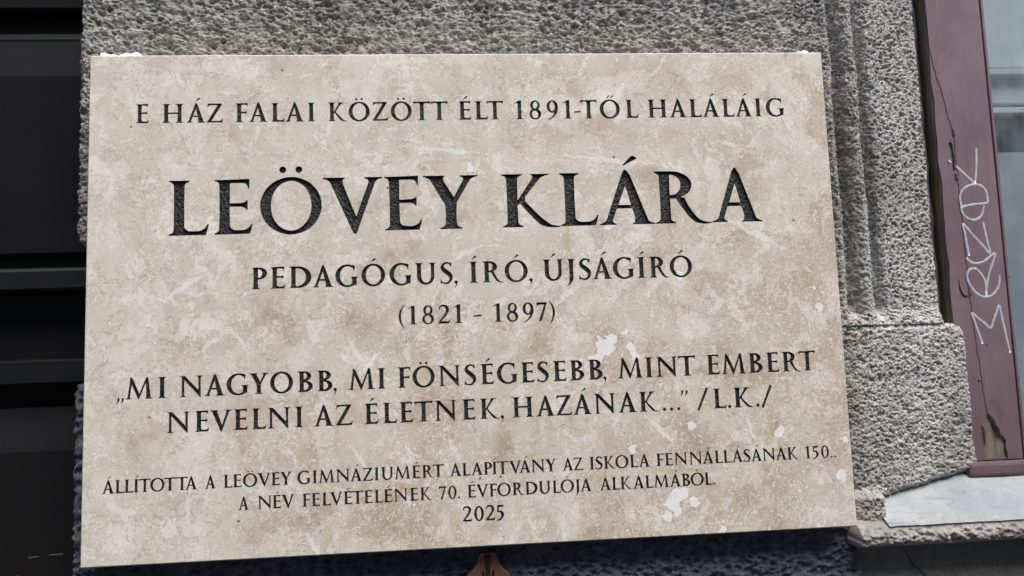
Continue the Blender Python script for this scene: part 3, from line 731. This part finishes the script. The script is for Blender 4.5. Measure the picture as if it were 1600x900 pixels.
def pil_y(X,Z):
    wx=.0018*fbm(X/.09,Z/.055,2,77); Xw=X+wx
    pz=sm(-.018,-.036,Z+.003*fbm(X/.02,Z/.02,3,79))          # into the plinth block
    gr=flutes(Xw); pxm=sm(.296,.325,X)
    Y=.027+splay(X)+gr*(1-pz)-.0055*pz*pxm
    Y=Y-np.where((X<.3335)&(X>.29),.010*sm(-.172,-.180,Z),0)
    flat=sm(.362,.372,Xw)*(1-pz); pb=pz*pxm; flute=sm(.305,.315,Xw)*(1-flat)*(1-pb)
    # arc length along the moulding, so that grit is not smeared on the slopes
    sl=np.gradient(gr,axis=1)/np.gradient(X,axis=1)*(1-pz); q=np.sqrt(1+sl*sl)
    S=X[:,:1]+np.concatenate([np.zeros((X.shape[0],1)),np.cumsum((q[:,1:]+q[:,:-1])/2*np.diff(X,axis=1),1)],1)
    lump=fbm(S/.013,Z/.011,4,21,.55); med=fbm(S/.0055,Z/.0045,4,31,.65); fine=vnoise(S/.0017,Z/.0017,41)
    rnd=rng.normal(0,1,X.shape)
    lw=1-.75*flat-.55*pb-.45*flute
    N=lw*(.0030*lump+.0016*med)+.0004*fine+.00018*rnd+pb*.0016*fbm(S/.028,Z/.024,3,97)
    U=S+.0012*med+.20*Z; Wz=Z+.0014*lump
    p1=worley(U/.0056,Wz/.0036,51,.14,.46,.9); p2=worley(U/.0031,Wz/.0022,57,.14,.48,.8); p3=worley(U/.0105,Wz/.0085,63,.12,.42,.55)
    ragged=.55*med+.42*fine; patchy=.62+.55*sm(-.25,.35,fbm(S/.035,Z/.03,3,95))
    dens=(.66+.20*flat-.10*flute+.06*pb)*patchy
    N=N+dens*(.0030*sm(1.0,.55,p1+ragged)+.0017*sm(1.0,.5,p2+ragged)+.0036*lw*sm(1.0,.6,p3+ragged))
    g1=worley(S/.0024,Z/.0024,71,.2,.5,.6); N=N-(.0006+.0004*pb)*sm(1.0,.35,g1)
    Y=edge_round(Y+N/q,pil_d(X,Z),.0065,.115)
    pil_y.dx=-N*sl/q
    return Y
xs=axis([(-.335,-.292,.0006),(-.292,.292,.0010),(.292,.372,.00042),(.372,.4500,.00060)])
zs=axis([(-.215,-.206,.002),(-.206,.186,.00075),(.186,.300,.00065),(.30,.62,.006)])
pil=grid('pilaster',xs,zs,pil_y,stone,pil_d); tag(pil,'rough pitted grey render with vertical fluting')
# ---------- dark painted base block, standing slightly proud at the bottom
def base_d(X,Z):
    wob=.0016*fbm(X/.016+9,Z/.016,4,13,.6)
    return np.minimum(np.minimum(np.where(Z<-.0575,.0110-np.hypot(np.minimum(X+.3075,0),np.maximum(Z+.0690,0)),-1),np.where(X<-.296,X+.3185,1)),.3138-X)+wob*np.where(X>.3,.25,1)
def base_y(X,Z):
    l=fbm(X/.015,Z/.011,5,101,.6); c=worley((X+.004*l)/.0075,(Z+.003*l)/.0055,123,.3,.8,.9); e=worley(X/.0034,Z/.0027,125,.2,.6,.8)
    Y=.0214+.0026*l+.0030*sm(1.,.35,c)-.0014*sm(1.,.3,e)+.0006*vnoise(X/.0019,Z/.0019,121)
    return edge_round(Y,base_d(X,Z),.0045,.112)
bxs=axis([(-.328,-.29,.0007),(-.29,.305,.0011),(.305,.320,.0007)]); bzs=axis([(-.60,-.27,.006),(-.27,-.19,.0008),(-.19,-.0565,.0016)])
bb=grid('base_block',bxs,bzs,base_y,dark_stone,base_d); tag(bb,'dark slate-grey painted lower block behind the plaque')
# ---------- plain walls around (out of the picture)
tag(link('upper_wall',box_mesh('upper_wall',[(-4,.03,ZO+.62,4,.45,6.5)]),stone,house),'plain grey upper wall')
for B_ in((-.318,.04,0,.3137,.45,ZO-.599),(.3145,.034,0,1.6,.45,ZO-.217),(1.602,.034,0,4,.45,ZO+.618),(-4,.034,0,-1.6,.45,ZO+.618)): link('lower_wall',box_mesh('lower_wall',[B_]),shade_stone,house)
# rough wall under the sill, visible at the lower right corner
def und_y(X,Z): return .030+.0010*fbm(X/.02,Z/.02,4,131)+.0006*fbm(X/.005,Z/.005,3,133)+.004*np.exp(-((X-(.352+(-.222-Z)*.75)+.003*vnoise(X/.01,Z/.006,3))/.0006)**2)*(Z<-.222)
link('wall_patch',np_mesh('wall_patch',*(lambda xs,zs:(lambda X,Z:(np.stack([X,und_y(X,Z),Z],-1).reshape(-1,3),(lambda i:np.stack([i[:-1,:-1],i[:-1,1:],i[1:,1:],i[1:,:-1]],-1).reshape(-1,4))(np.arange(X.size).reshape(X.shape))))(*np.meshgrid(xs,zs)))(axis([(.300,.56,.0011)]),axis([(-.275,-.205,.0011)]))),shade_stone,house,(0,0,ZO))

# ---------- black wooden gate: horizontal panels and mouldings
gate=empty('gate',(0,0,ZO)); gate.parent=house; tag(gate,'black painted wooden gate with horizontal mouldings')
gx0,gx1=-1.6,-.285
def gpart(name,prof): return link(name,extrude_profile(name,prof,gx0,gx1),rail_m if name=='gate_rail' else gate_m,gate)
gpart('gate_panel',[(.104,.62),(.104,.2895),(.107,.2875)])
gpart('gate_rail',[(.126,.2874),(.126,.2690),(.114,.2680),(.113,.2625),(.1135,.2606)])
gpart('gate_panel',[(.1135,.2605),(.1005,.2225),(.1000,.2215),(.1000,.0560),(.1025,.0535)])
gpart('gate_rail',[(.125,.0534),(.125,.0432),(.094,.0413),(.0905,.0400),(.0890,.0375),(.0890,.0225),(.0915,.0208)])
gpart('gate_panel',[(.120,.0207),(.118,.0190),(.118,-.0398)])
gpart('gate_rail',[(.118,-.0399),(.0990,-.0412),(.0975,-.0425),(.0975,-.0610),(.100,-.0622)])
gpart('gate_panel',[(.126,-.0623),(.126,-.0830),(.113,-.0835),(.1010,-.1200),(.1005,-.1215),(.1005,-1.45)])
scuff=plain('scuff_mark',(.13,.125,.12),.7,.3)
for P in([(-.395,-.2128),(-.388,-.2118),(-.386,-.2122)],[(-.378,-.2110),(-.366,-.2108)],[(-.407,-.232),(-.403,-.226)]):
    link('paint_scuff',tube_mesh('paint_scuff',[P],.00032,.2),scuff,gate,(0,.1003,0))

# ---------- window with peeling mauve frame
win=empty('window',(0,0,ZO)); win.parent=house; tag(win,'old window with peeling mauve painted wooden frame')
def wig(pts,a=.0012,n=6,seed=1):
    r=np.random.default_rng(seed); out=[]; P=np.array(pts,float)
    for i in range(len(P)):
        p,q=P[i],P[(i+1)%len(P)]
        for t in np.arange(n)/n:
            j=r.normal(0,a,2) if t>0 else 0
            out.append(p+(q-p)*t+j)
    return np.array(out)
# wooden core
link('frame_core',box_mesh('frame_core',[(.4325,.0515,-.160,.4860,.11,.62)],.0008),oldwood,win)
# dark weathered strip in the joint between render and frame
link('jamb_strip',extrude_profile('jamb_strip',[(.066,.62),(.066,-.034)],.408,.4320),greywood,win)
sl_=[(.4272+.0005*math.sin(k*1.7)+.0006*math.sin(k*4.1),.62-.655*k/40) for k in range(41)]
me=fill2d('frame_caulk',[[(.410,.62)]+sl_+[(.410,-.035)]],.004); link('frame_caulk',me,greywood,win,(0,.062,0))
# paint coat with peeled holes, an own thin layer over the core
holes=[[(.4432,.1310),(.4462,.1320),(.4472,.1250),(.4478,.1130),(.4470,.1040),(.4450,.1060),(.4452,.1160),(.4440,.1240)],
       [(.4510,-.1575),(.4515,-.142),(.4535,-.128),(.4560,-.118),(.4590,-.122),(.4650,-.132),(.4712,-.143),(.4716,-.1575)],
       [(.4402,.0030),(.4412,.0038),(.4425,-.0060),(.4450,-.0105),(.4485,-.0118),(.4478,-.0132),(.4432,-.0128),(.4408,-.0070)],
       [(.4496,.0330),(.4503,.0322),(.4503,.0230),(.4494,.0236)],
       [(.4728,-.1560),(.4736,-.1420),(.4745,-.1400),(.4748,-.1500),(.4765,-.1570)]]
outer=wig([(.4326,-.1590),(.4326,.62),(.4858,.62),(.4858,-.1590)],.0,40)
le=outer[:,0]<.4330; outer[le,0]+=np.array([.0007*math.sin(z*150)+.0005*math.sin(z*410+1) for z in outer[le,1]])+.0008*(rng.random(le.sum())>.75)
loops=[outer]+[wig(h,.00035,4,5+i) for i,h in enumerate(holes)]
# the long crack splits the coat: everything left of it is its own, lower sheet
crack=[(.4444,.62),(.4446,.20),(.4449,.175),(.4458,.150),(.4466,.1325)]
pc=link('paint_coat',fill2d('paint_coat',loops,.0006),mauve,win,(0,.0503,0)); tag(pc,'cracked and peeling mauve paint')
# second raised layer edge: thick newer coat right of the crack line
ck=np.array([(.4329,.62),(.4330,.222),(.4350,.206),(.4392,.188),(.4428,.170),(.4458,.153),(.4490,.138),(.4486,.118),(.4495,.098),(.4490,.080),(.4497,.060),(.4493,.040),(.4500,.020),(.4492,.002),(.4500,-.014),(.4512,-.040),(.4532,-.070),(.4545,-.098),(.4560,-.1165)])
def dens(P,n,a,seed):
    r=np.random.default_rng(seed); out=[]
    for p,q in zip(P[:-1],P[1:]):
        for t in np.arange(n)/n: out.append(p+(q-p)*t+r.normal(0,a,2)*(1,.2))
    out.append(P[-1]); return np.array(out)
cl=dens(ck,7,.00030,3)
new=np.vstack([cl,[(.4592,-.1205),(.4622,-.1265),(.4655,-.1305),(.4682,-.1375),(.4712,-.1420),(.4706,-.1490),(.4717,-.1540),(.4716,-.1588),(.4856,-.1588),(.4856,.62)]])
link('paint_coat',fill2d('paint_coat',[new],.0003),mauve,win,(0,.0494,0))
# curled flakes
def flake(P,lift,seed):
    P=np.array(P); n=len(P); c=P.mean(0); V=[];Fc=[]
    for p in P: V.append((p[0],.0491,p[1]))
    for p in P:
        q=c+(p-c)*.55; V.append((q[0],.0491-lift*.5,q[1]))
    V.append((c[0],.0491-lift*.7,c[1]))
    for i in range(n): j=(i+1)%n; Fc+= [(i,j,n+j,n+i),(n+i,n+j,2*n)]
    return mesh('paint_flake',V,Fc)
for i,(P,l) in enumerate([([(.4480,.1455),(.4493,.1440),(.4497,.1360),(.4478,.1375)],.002),([(.4466,.1035),(.4482,.1030),(.4487,.0960),(.4468,.0955)],.0022),([(.4502,-.002),(.4525,-.004),(.4522,-.0125),(.4490,-.0115)],.0016),([(.4600,-.1205),(.4640,-.1265),(.4680,-.1340),(.4668,-.1400),(.4640,-.1335),(.4610,-.1270)],.0034),([(.4500,-.128),(.4524,-.124),(.4530,-.138),(.4512,-.147)],.0022)]):
    link('paint_flake',flake(P,l,i),mauve,win)
link('frame_bead',box_mesh('frame_bead',[(.4872,.0488,-.1595,.4900,.11,.62)],.0011),mauve,win)
link('frame_rebate',box_mesh('frame_rebate',[(.4904,.0610,-.1595,.4960,.11,.62)],.0009),mauve,win)
link('bottom_rail',box_mesh('bottom_rail',[(.4312,.0440,-.1725,1.6,.12,-.1600)],.003),mauve,win)
link('sash_rail',box_mesh('sash_rail',[(.4948,.0560,-.1598,1.6,.11,-.1300)],.003),mauve,win)
for x,z in((.4385,-.0480),(.4620,-.0560),(.4895,.005),(.4520,-.088)):
    bm=bmesh.new(); bmesh.ops.create_uvsphere(bm,u_segments=12,v_segments=8,radius=.0011); me=bpy.data.meshes.new('nail_head'); bm.to_mesh(me); bm.free(); link('nail_head',me,mauve,win,(x,.0493,z))
link('glass_pane',box_mesh('glass_pane',[(.4950,.0760,-.1300,1.6,.0790,.62)]),glass,win)
# inner sash of the double window, seen through the glass
link('inner_sash',box_mesh('inner_sash',[(.50,.115,.2300,1.6,.130,.62),(.50,.108,.2195,1.6,.130,.2255),(.50,.117,.1925,1.6,.132,.2192),(.50,.113,.1805,1.6,.130,.1868)],.0010),white_p,win)
link('inner_pane',box_mesh('inner_pane',[(.50,.124,.1412,1.6,.128,.1802),(.50,.126,.1869,1.6,.130,.1923),(.50,.126,.2256,1.6,.130,.2299)]),dark_in,win)
link('roller_blind',box_mesh('roller_blind',[(.50,.121,-.16,1.6,.125,.1409)]),plain('blind_cloth',(.36,.40,.43),.8,.2,0,25,.1,.35),win)
GRS=[[q for a,b in zip(P[:-1],P[1:]) for q in ((a,((a[0]*2+b[0])/3,(a[1]*2+b[1])/3),((a[0]+b[0]*2)/3,(a[1]+b[1]*2)/3)))]+[P[-1]] if i in(4,7) else P for i,P in enumerate(GR)]
tag(link('graffiti_tag',tube_mesh('graffiti_tag',GRS,.00098,.05),silver,win,(0,.0491,0)),'silver marker graffiti letters written up the frame')
# ---------- sloping painted sill with broken front edge
def sill(xs,ys):
    X,Yp=np.meshgrid(xs,ys)
    Zt=-.2005+(Yp-.002)*.62+.0006*fbm(X/.03,Yp/.02,3,201)+.00025*vnoise(X/.003,Yp/.003,205)
    return X,Yp,Zt
X,Yp,Zt=sill(axis([(.3290,.62,.0016),(.62,1.6,.02)]),axis([(.0035,.064,.0016)]))
i=np.arange(X.size).reshape(X.shape); Q=np.stack([i[:-1,:-1],i[:-1,1:],i[1:,1:],i[1:,:-1]],-1).reshape(-1,4)
so_=link('window_sill',np_mesh('window_sill',np.stack([X,Yp,Zt],-1).reshape(-1,3),Q),sill_m,win); tag(so_,'sloping pale blue-grey painted sill')
def nose():
    xs=axis([(.3030,.62,.0009),(.62,1.6,.01)]); zt=-.2008; zb=-.2165; yf=.0000
    # profile: bottom back -> bottom front -> up the broken face -> onto the top
    seq=np.array([(.045,zb),(.03,zb),(.018,zb),(.010,zb+.0003)]+[(yf+.0045*((t-.5)*2)**2,zb+.001+(zt-zb-.002)*t) for t in np.linspace(0,1,18)]+[(.0048,zt+.0003),(.0075,zt+.0015),(.011,zt+.0034),(.015,zt+.0052)])
    Sx,Yy=np.meshgrid(xs,np.arange(len(seq)),indexing='ij')
    Y0=seq[:,0][None,:]+0*Sx; Z0=seq[:,1][None,:]+0*Sx
    face=np.exp(-((np.arange(len(seq))-12.5)/8.0)**6)[None,:]
    nY=.0042*fbm(Sx/.011,Z0/.007+Y0/.01,5,211,.65)+.0016*vnoise(Sx/.0023,Z0/.0023,215)+.0022*sm(1.,.4,worley(Sx/.007,Z0/.005,217,.2,.6,.7)); nZ=.0016*fbm(Sx/.010,Z0/.01+5,4,221,.6)
    Y=Y0+nY*face; Z=Z0+nZ*face
    Y=np.where(Sx<.3034,.045,Y)
    k=i=np.arange(Sx.size).reshape(Sx.shape); Qd=np.stack([i[:-1,:-1],i[1:,:-1],i[1:,1:],i[:-1,1:]],-1).reshape(-1,4)
    return np_mesh('sill_edge',np.stack([Sx,Y,Z],-1).reshape(-1,3),Qd)
se=link('sill_edge',nose(),sill_rough,so_); tag(se,'broken rough front edge of the sill')

# ---------- house across the street: mirrored in the window, closes the street canyon
opp=empty('street_house',(6,-9.5,0)); tag(opp,'plain plastered house across the street behind the viewer','building')
def ob(name,boxes,mat,bev=0): return link(name,box_mesh(name,boxes,bev),mat,opp)
ob('wall',[(-26,-6,0,20,0,11)],plaster)
ob('cornice',[(-26,.001,3.9,20,.18,4.2),(-26,.001,10.6,20,.45,11.0)],white_p,.03)
proto=None
for fl in(1.0,5.2,8.0):
    for k in range(-9,8):
        f=box_mesh('window_frame',[(-.62,.001,0,.62,.09,.12),(-.62,.001,1.9,.62,.09,2.05),(-.62,.001,.121,-.5,.09,1.899),(.5,.001,.121,.62,.09,1.899),(-.04,.001,.121,.04,.06,1.899)]) if proto is None else proto
        proto=f
        fo=link('window_frame',f,None if f.materials else white_p,opp,(k*2.3,0,fl))
        if fl==1.0 and k==-9: pane_me=box_mesh('window_pane',[(-.498,.002,.122,-.042,.02,1.898),(.042,.002,.122,.498,.02,1.898)])
        link('window_pane',pane_me,None if pane_me.materials else dark_in,fo)

# ================================================================ the plaque
PW,PH,PT=.600,.3944,.0182
pq=empty('memorial_plaque',(0,0,ZO)); tag(pq,'pale travertine memorial plaque with black engraved Hungarian inscription on grey wall','plaque')
NAME=make(.190,.070); BOLD=make(.208,.084); REGU=make(.200,.092); YEAR=make(.205,.10)
def prof(g):
    a=np.full(34,-9.);b=np.full(34,9.)
    for P in g:
        Qp=np.vstack([P,P[:1]])
        for p,q in zip(Qp[:-1],Qp[1:]):
            for t in np.linspace(0,1,14):
                x,y=p+(q-p)*t; k=int((y+.35)/.05)
                if 0<=k<34: a[k]=max(a[k],x); b[k]=min(b[k],x)
    return a,b
def layout(word,glyphs,cap,x0,x1):
    G_=[glyphs[c] for c in word]; pr=[prof(g) for g in G_]
    xmin=[min(P[:,0].min() for P in g) for g in G_]; xmax=[max(P[:,0].max() for P in g) for g in G_]
    def place(tr):
        off=[-xmin[0]]
        for i in range(1,len(G_)):
            a=pr[i-1][0];b=pr[i][1]; k=slice(6,28)
            aa=np.maximum(a[k],a.max()-.30); bb=np.minimum(b[k],b.min()+.30)
            base=off[-1]+aa; o=(tr-(bb-base).mean())
            # never touch
            m=(bb-base).min()
            g=np.minimum(b,9)-(off[-1]+a); gm=np.where((a>-5)&(b<5),g,9)
            # neighbours within two bins too
            gm=min(gm.min(),np.where((a[1:]>-5)&(b[:-1]<5),b[:-1]-(off[-1]+a[1:]),9).min(),np.where((a[:-1]>-5)&(b[1:]<5),b[1:]-(off[-1]+a[:-1]),9).min())
            o=max(o,.028-gm); off.append(o)
        return off
    want=(x1-x0)/cap; lo,hi=-.6,1.2
    for _ in range(30):
        tr=(lo+hi)/2; off=place(tr); wd=off[-1]+xmax[-1]
        if wd<want: lo=tr
        else: hi=tr
    off=place(tr); wd=off[-1]+xmax[-1]; k=want/wd if len(word)>1 else 1.0
    if len(word)==1: k=want/(xmax[0]-xmin[0])
    print('LAY',word,round(tr,3),round(k,3))
    out=[]
    for g,o in zip(G_,off):
        out.append([np.stack([x0+(P[:,0]+o)*k*cap,P[:,1]*cap],1) for P in g])
    return out
def fitglyph(g,cap,x0,x1):
    a=min(P[:,0].min() for P in g); b=max(P[:,0].max() for P in g); k=(x1-x0)/(b-a)
    return [np.stack([x0+(P[:,0]-a)*k,P[:,1]*cap],1) for P in g]
LINES=[
("first line of text along the top",.0155,BOLD,.1415,-.0002,[('E',-0.2639,-0.2541),('HÁZ',-0.244,-0.1969),('FALAI',-0.1874,-0.1251),('KÖZÖTT',-0.1146,-0.0187),('ÉLT',-0.0099,0.0266),('1891-TŐL',0.0355,0.1391),('HALÁLÁIG',0.1468,0.264)]),
("large engraved name in the tallest letters",.0437,NAME,.0518,.0027,[('L',-.2383,-.2076),('E',-.2036,-.1739),('Ö',-.1683,-.1205),('V',-.1198,-.0724),('E',-.0711,-.0413),('Y',-.0403,.0041),('K',.0229,.0698),('L',.0703,.1016),('Á',.1022,.1483),('R',.1488,.1957),('A',.1963,.2387)]),
("line naming the professions",.0171,BOLD,.0078,.0018,[('PEDAGÓGUS,',-0.1752,-0.0144),('ÍRÓ,',-0.0049,0.0456),('ÚJSÁGÍRÓ',0.0541,0.1768)]),
("line with the years in brackets",.0146,BOLD,-.0239,-.0006,[('(1821',-0.0617,-0.0116),('-',-0.0028,0.0041),('1897)',0.0128,0.0626)]),
("first line of the quotation",.0160,BOLD,-.0729,.0045,[('„MI',-0.2756,-0.239),('NAGYOBB,',-0.2289,-0.1104),('MI',-0.1016,-0.0729),('FÖNSÉGESEBB,',-0.0632,0.102),('MINT',0.1111,0.1749),('EMBERT',0.1842,0.2753)]),
("second line of the quotation",.0158,BOLD,-.0998,.0038,[('NEVELNI',-0.2382,-0.1363),('AZ',-0.1284,-0.0985),('ÉLETNEK,',-0.0894,0.0189),('HAZÁNAK',0.0256,0.1432),('...',.1464,.1605),('”',.1613,.1675),('/',.1743,.1842),('L',.1881,.1989),('.',.1998,.2025),('K',.2049,.2215),('.',.2232,.2260),('/',.2274,.2371)]),
("first line of the small dedication",.0098,REGU,-.1429,.0031,[('ÁLLÍTOTTA',-0.2853,-0.2152),('A',-0.2099,-0.2017),('LEÖVEY',-0.1961,-0.145),('GIMNÁZIUMÉRT',-0.1411,-0.0292),('ALAPÍTVÁNY',-0.0249,0.0591),('AZ',0.0636,0.0801),('ISKOLA',0.0853,0.1339),('FENNÁLLÁSÁNAK',0.1389,0.2559),('150',0.2606,0.2809),('..',.2820,.2868)]),
("second line of the small dedication",.0098,REGU,-.1597,.0048,[('A',-0.1851,-0.1771),('NÉV',-0.1706,-0.1431),('FELVÉTELÉNEK',-0.1374,-0.0383),('70.',-0.0334,-0.0173),('ÉVFORDULÓJA',-0.0114,0.0865),('ALKALMÁBÓL.',0.0924,0.1857)]),
("year of erection at the bottom",.0113,YEAR,-.1776,0,[('2025',-0.0155,0.0164)]),
]
ink=mat_ink(); trav=mat_travertine()
ALL=[]; lines=[]
for li,(lab,cap,gs,z0,k,words) in enumerate(LINES):
    groups=[]
    for wd,x0,x1 in words:
        gl=[fitglyph(gs[wd],cap,x0,x1)] if li==1 else layout(wd,gs,cap,x0,x1)
        for g in gl:
            gg=[]
            for P in g:
                Q=P.copy(); Q[:,1]+=z0+k*P[:,0]; Q+=rng.normal(0,.00006 if li==1 else .00001,Q.shape); gg.append(Q)
            groups.append(gg)
    ALL+=groups; lines.append((lab,groups,.0016 if li==1 else .0010))
c_=.0009
vo,T=cdt(ALL,[(-PW/2+c_,-PH/2+c_),(PW/2-c_,-PH/2+c_),(PW/2-c_,PH/2-c_),(-PW/2+c_,PH/2-c_)])
me=mesh('stone_slab',[(x,0,z) for x,z in vo],T.tolist())
# sides, chamfer and back joined to the pierced front sheet
bm=bmesh.new(); bm.from_mesh(me); h=len(bm.verts)
r0=[bm.verts.new(v) for v in((-PW/2+c_,0,-PH/2+c_),(PW/2-c_,0,-PH/2+c_),(PW/2-c_,0,PH/2-c_),(-PW/2+c_,0,PH/2-c_))]
r1=[bm.verts.new(v) for v in((-PW/2,c_,-PH/2),(PW/2,c_,-PH/2),(PW/2,c_,PH/2),(-PW/2,c_,PH/2))]
r2=[bm.verts.new(v) for v in((-PW/2,PT,-PH/2),(PW/2,PT,-PH/2),(PW/2,PT,PH/2),(-PW/2,PT,PH/2))]
for a,b in((r0,r1),(r1,r2)):
    for i in range(4): bm.faces.new((a[i],b[i],b[(i+1)%4],a[(i+1)%4]))
bm.faces.new((r2[0],r2[3],r2[2],r2[1])); bm.to_mesh(me); bm.free()
link('stone_slab',me,trav,pq)
for lab,groups,dep in lines:
    vo,T=cdt(groups); V=[(x,dep,z) for x,z in vo]; F=T.tolist()
    for g in groups:
        for P in g:
            b0=len(V); n=len(P); V+=[(x,.00003,z) for x,z in P]+[(x,dep,z) for x,z in P]
            F+=[(b0+i,b0+(i+1)%n,b0+n+(i+1)%n,b0+n+i) for i in range(n)]
    tag(link('inscription_line',mesh('inscription_line',V,F),ink,pq),lab)
# white adhesive squeezed out above the top edge
def dab(x0,x1,h,seed):
    r=np.random.default_rng(seed); n=36; V=[];Fc=[]
    for i in range(n+1):
        t=i/n; x=x0+(x1-x0)*t; hh=h*(.80+.10*math.sin(t*9+seed)+.05*math.sin(t*23)+.22*max(0,(t-.8)/.2)+.03*r.random())*(1 if 0<i<n else .3)
        for y,z in((.0112,PH/2-.001),(.0118,PH/2+hh*.8),(.0145,PH/2+hh),(.0265,PH/2+hh*.95),(.0265,PH/2-.001)): V.append((x,y,z))
    for i in range(n):
        for k in range(4): a=i*5+k; Fc.append((a,a+1,a+6,a+5))
    Fc+= [tuple(range(5)),tuple(n*5+k for k in range(4,-1,-1))]
    return mesh('mortar_dab',V,Fc,True)
link('mortar_dab',dab(-.2985,-.2680,.0088,1),mortar,pq); link('mortar_dab',dab(.2870,.2945,.0085,2),mortar,pq)

# ================================================================ bronze ornament under the plaque
orn=empty('bronze_ornament',(.0030,.0180,ZO-.240)); tag(orn,'brown bronze ornament with flared sides and pierced scrolls below the plaque','ornament')
hp=[(.0000,.0330),(.0052,.0330),(.0060,.0312),(.0072,.0272),(.0092,.0232),(.0122,.0198),(.0160,.0165),(.0185,.0110),(.0190,.0040),(.0165,-.0030),(.0175,-.0110),(.0150,-.0200),(.0090,-.0270),(.0030,-.0310),(.0000,-.0320)]
oc=np.array(hp+[(-x,z) for x,z in hp[-2:0:-1]])
def ell(cx,cz,rx,rz,a=0,n=20):
    t=np.linspace(0,2*math.pi,n,endpoint=False); x=rx*np.cos(t); z=rz*np.sin(t); c,s=math.cos(a),math.sin(a); return np.stack([cx+c*x-s*z,cz+s*x+c*z],1)
cut=[ell(-.0040,.0170,.0015,.0042,.12),ell(.0040,.0170,.0015,.0042,-.12),ell(-.0105,.0140,.0022,.0022),ell(.0105,.0140,.0022,.0022),ell(0,-.008,.0052,.0085)]
link('bronze_plate',bevel2d('bronze_plate',[oc]+cut,.0022,.0009),bronze,orn)
link('backing',fill2d('backing',[oc*.96],.0006),black_hole,orn,(0,.0036,0))
link('hollow_wedge',fill2d('hollow_wedge',[np.array([(-.0026,.0325),(.0026,.0325),(.0012,.0120),(.0,.0075),(-.0012,.0120)])],.0008),black_hole,orn,(0,-.0034,0))  # flat dark wedge laid on the plate, shade of its central hollow as colour
for s in(-1,1):
    bm=bmesh.new(); bmesh.ops.create_uvsphere(bm,u_segments=14,v_segments=10,radius=.0013); me=bpy.data.meshes.new('stud'); bm.to_mesh(me); bm.free(); me.polygons.foreach_set('use_smooth',[True]*len(me.polygons)); link('stud',me,bronze,orn,(s*.0105,-.0012,.0140))
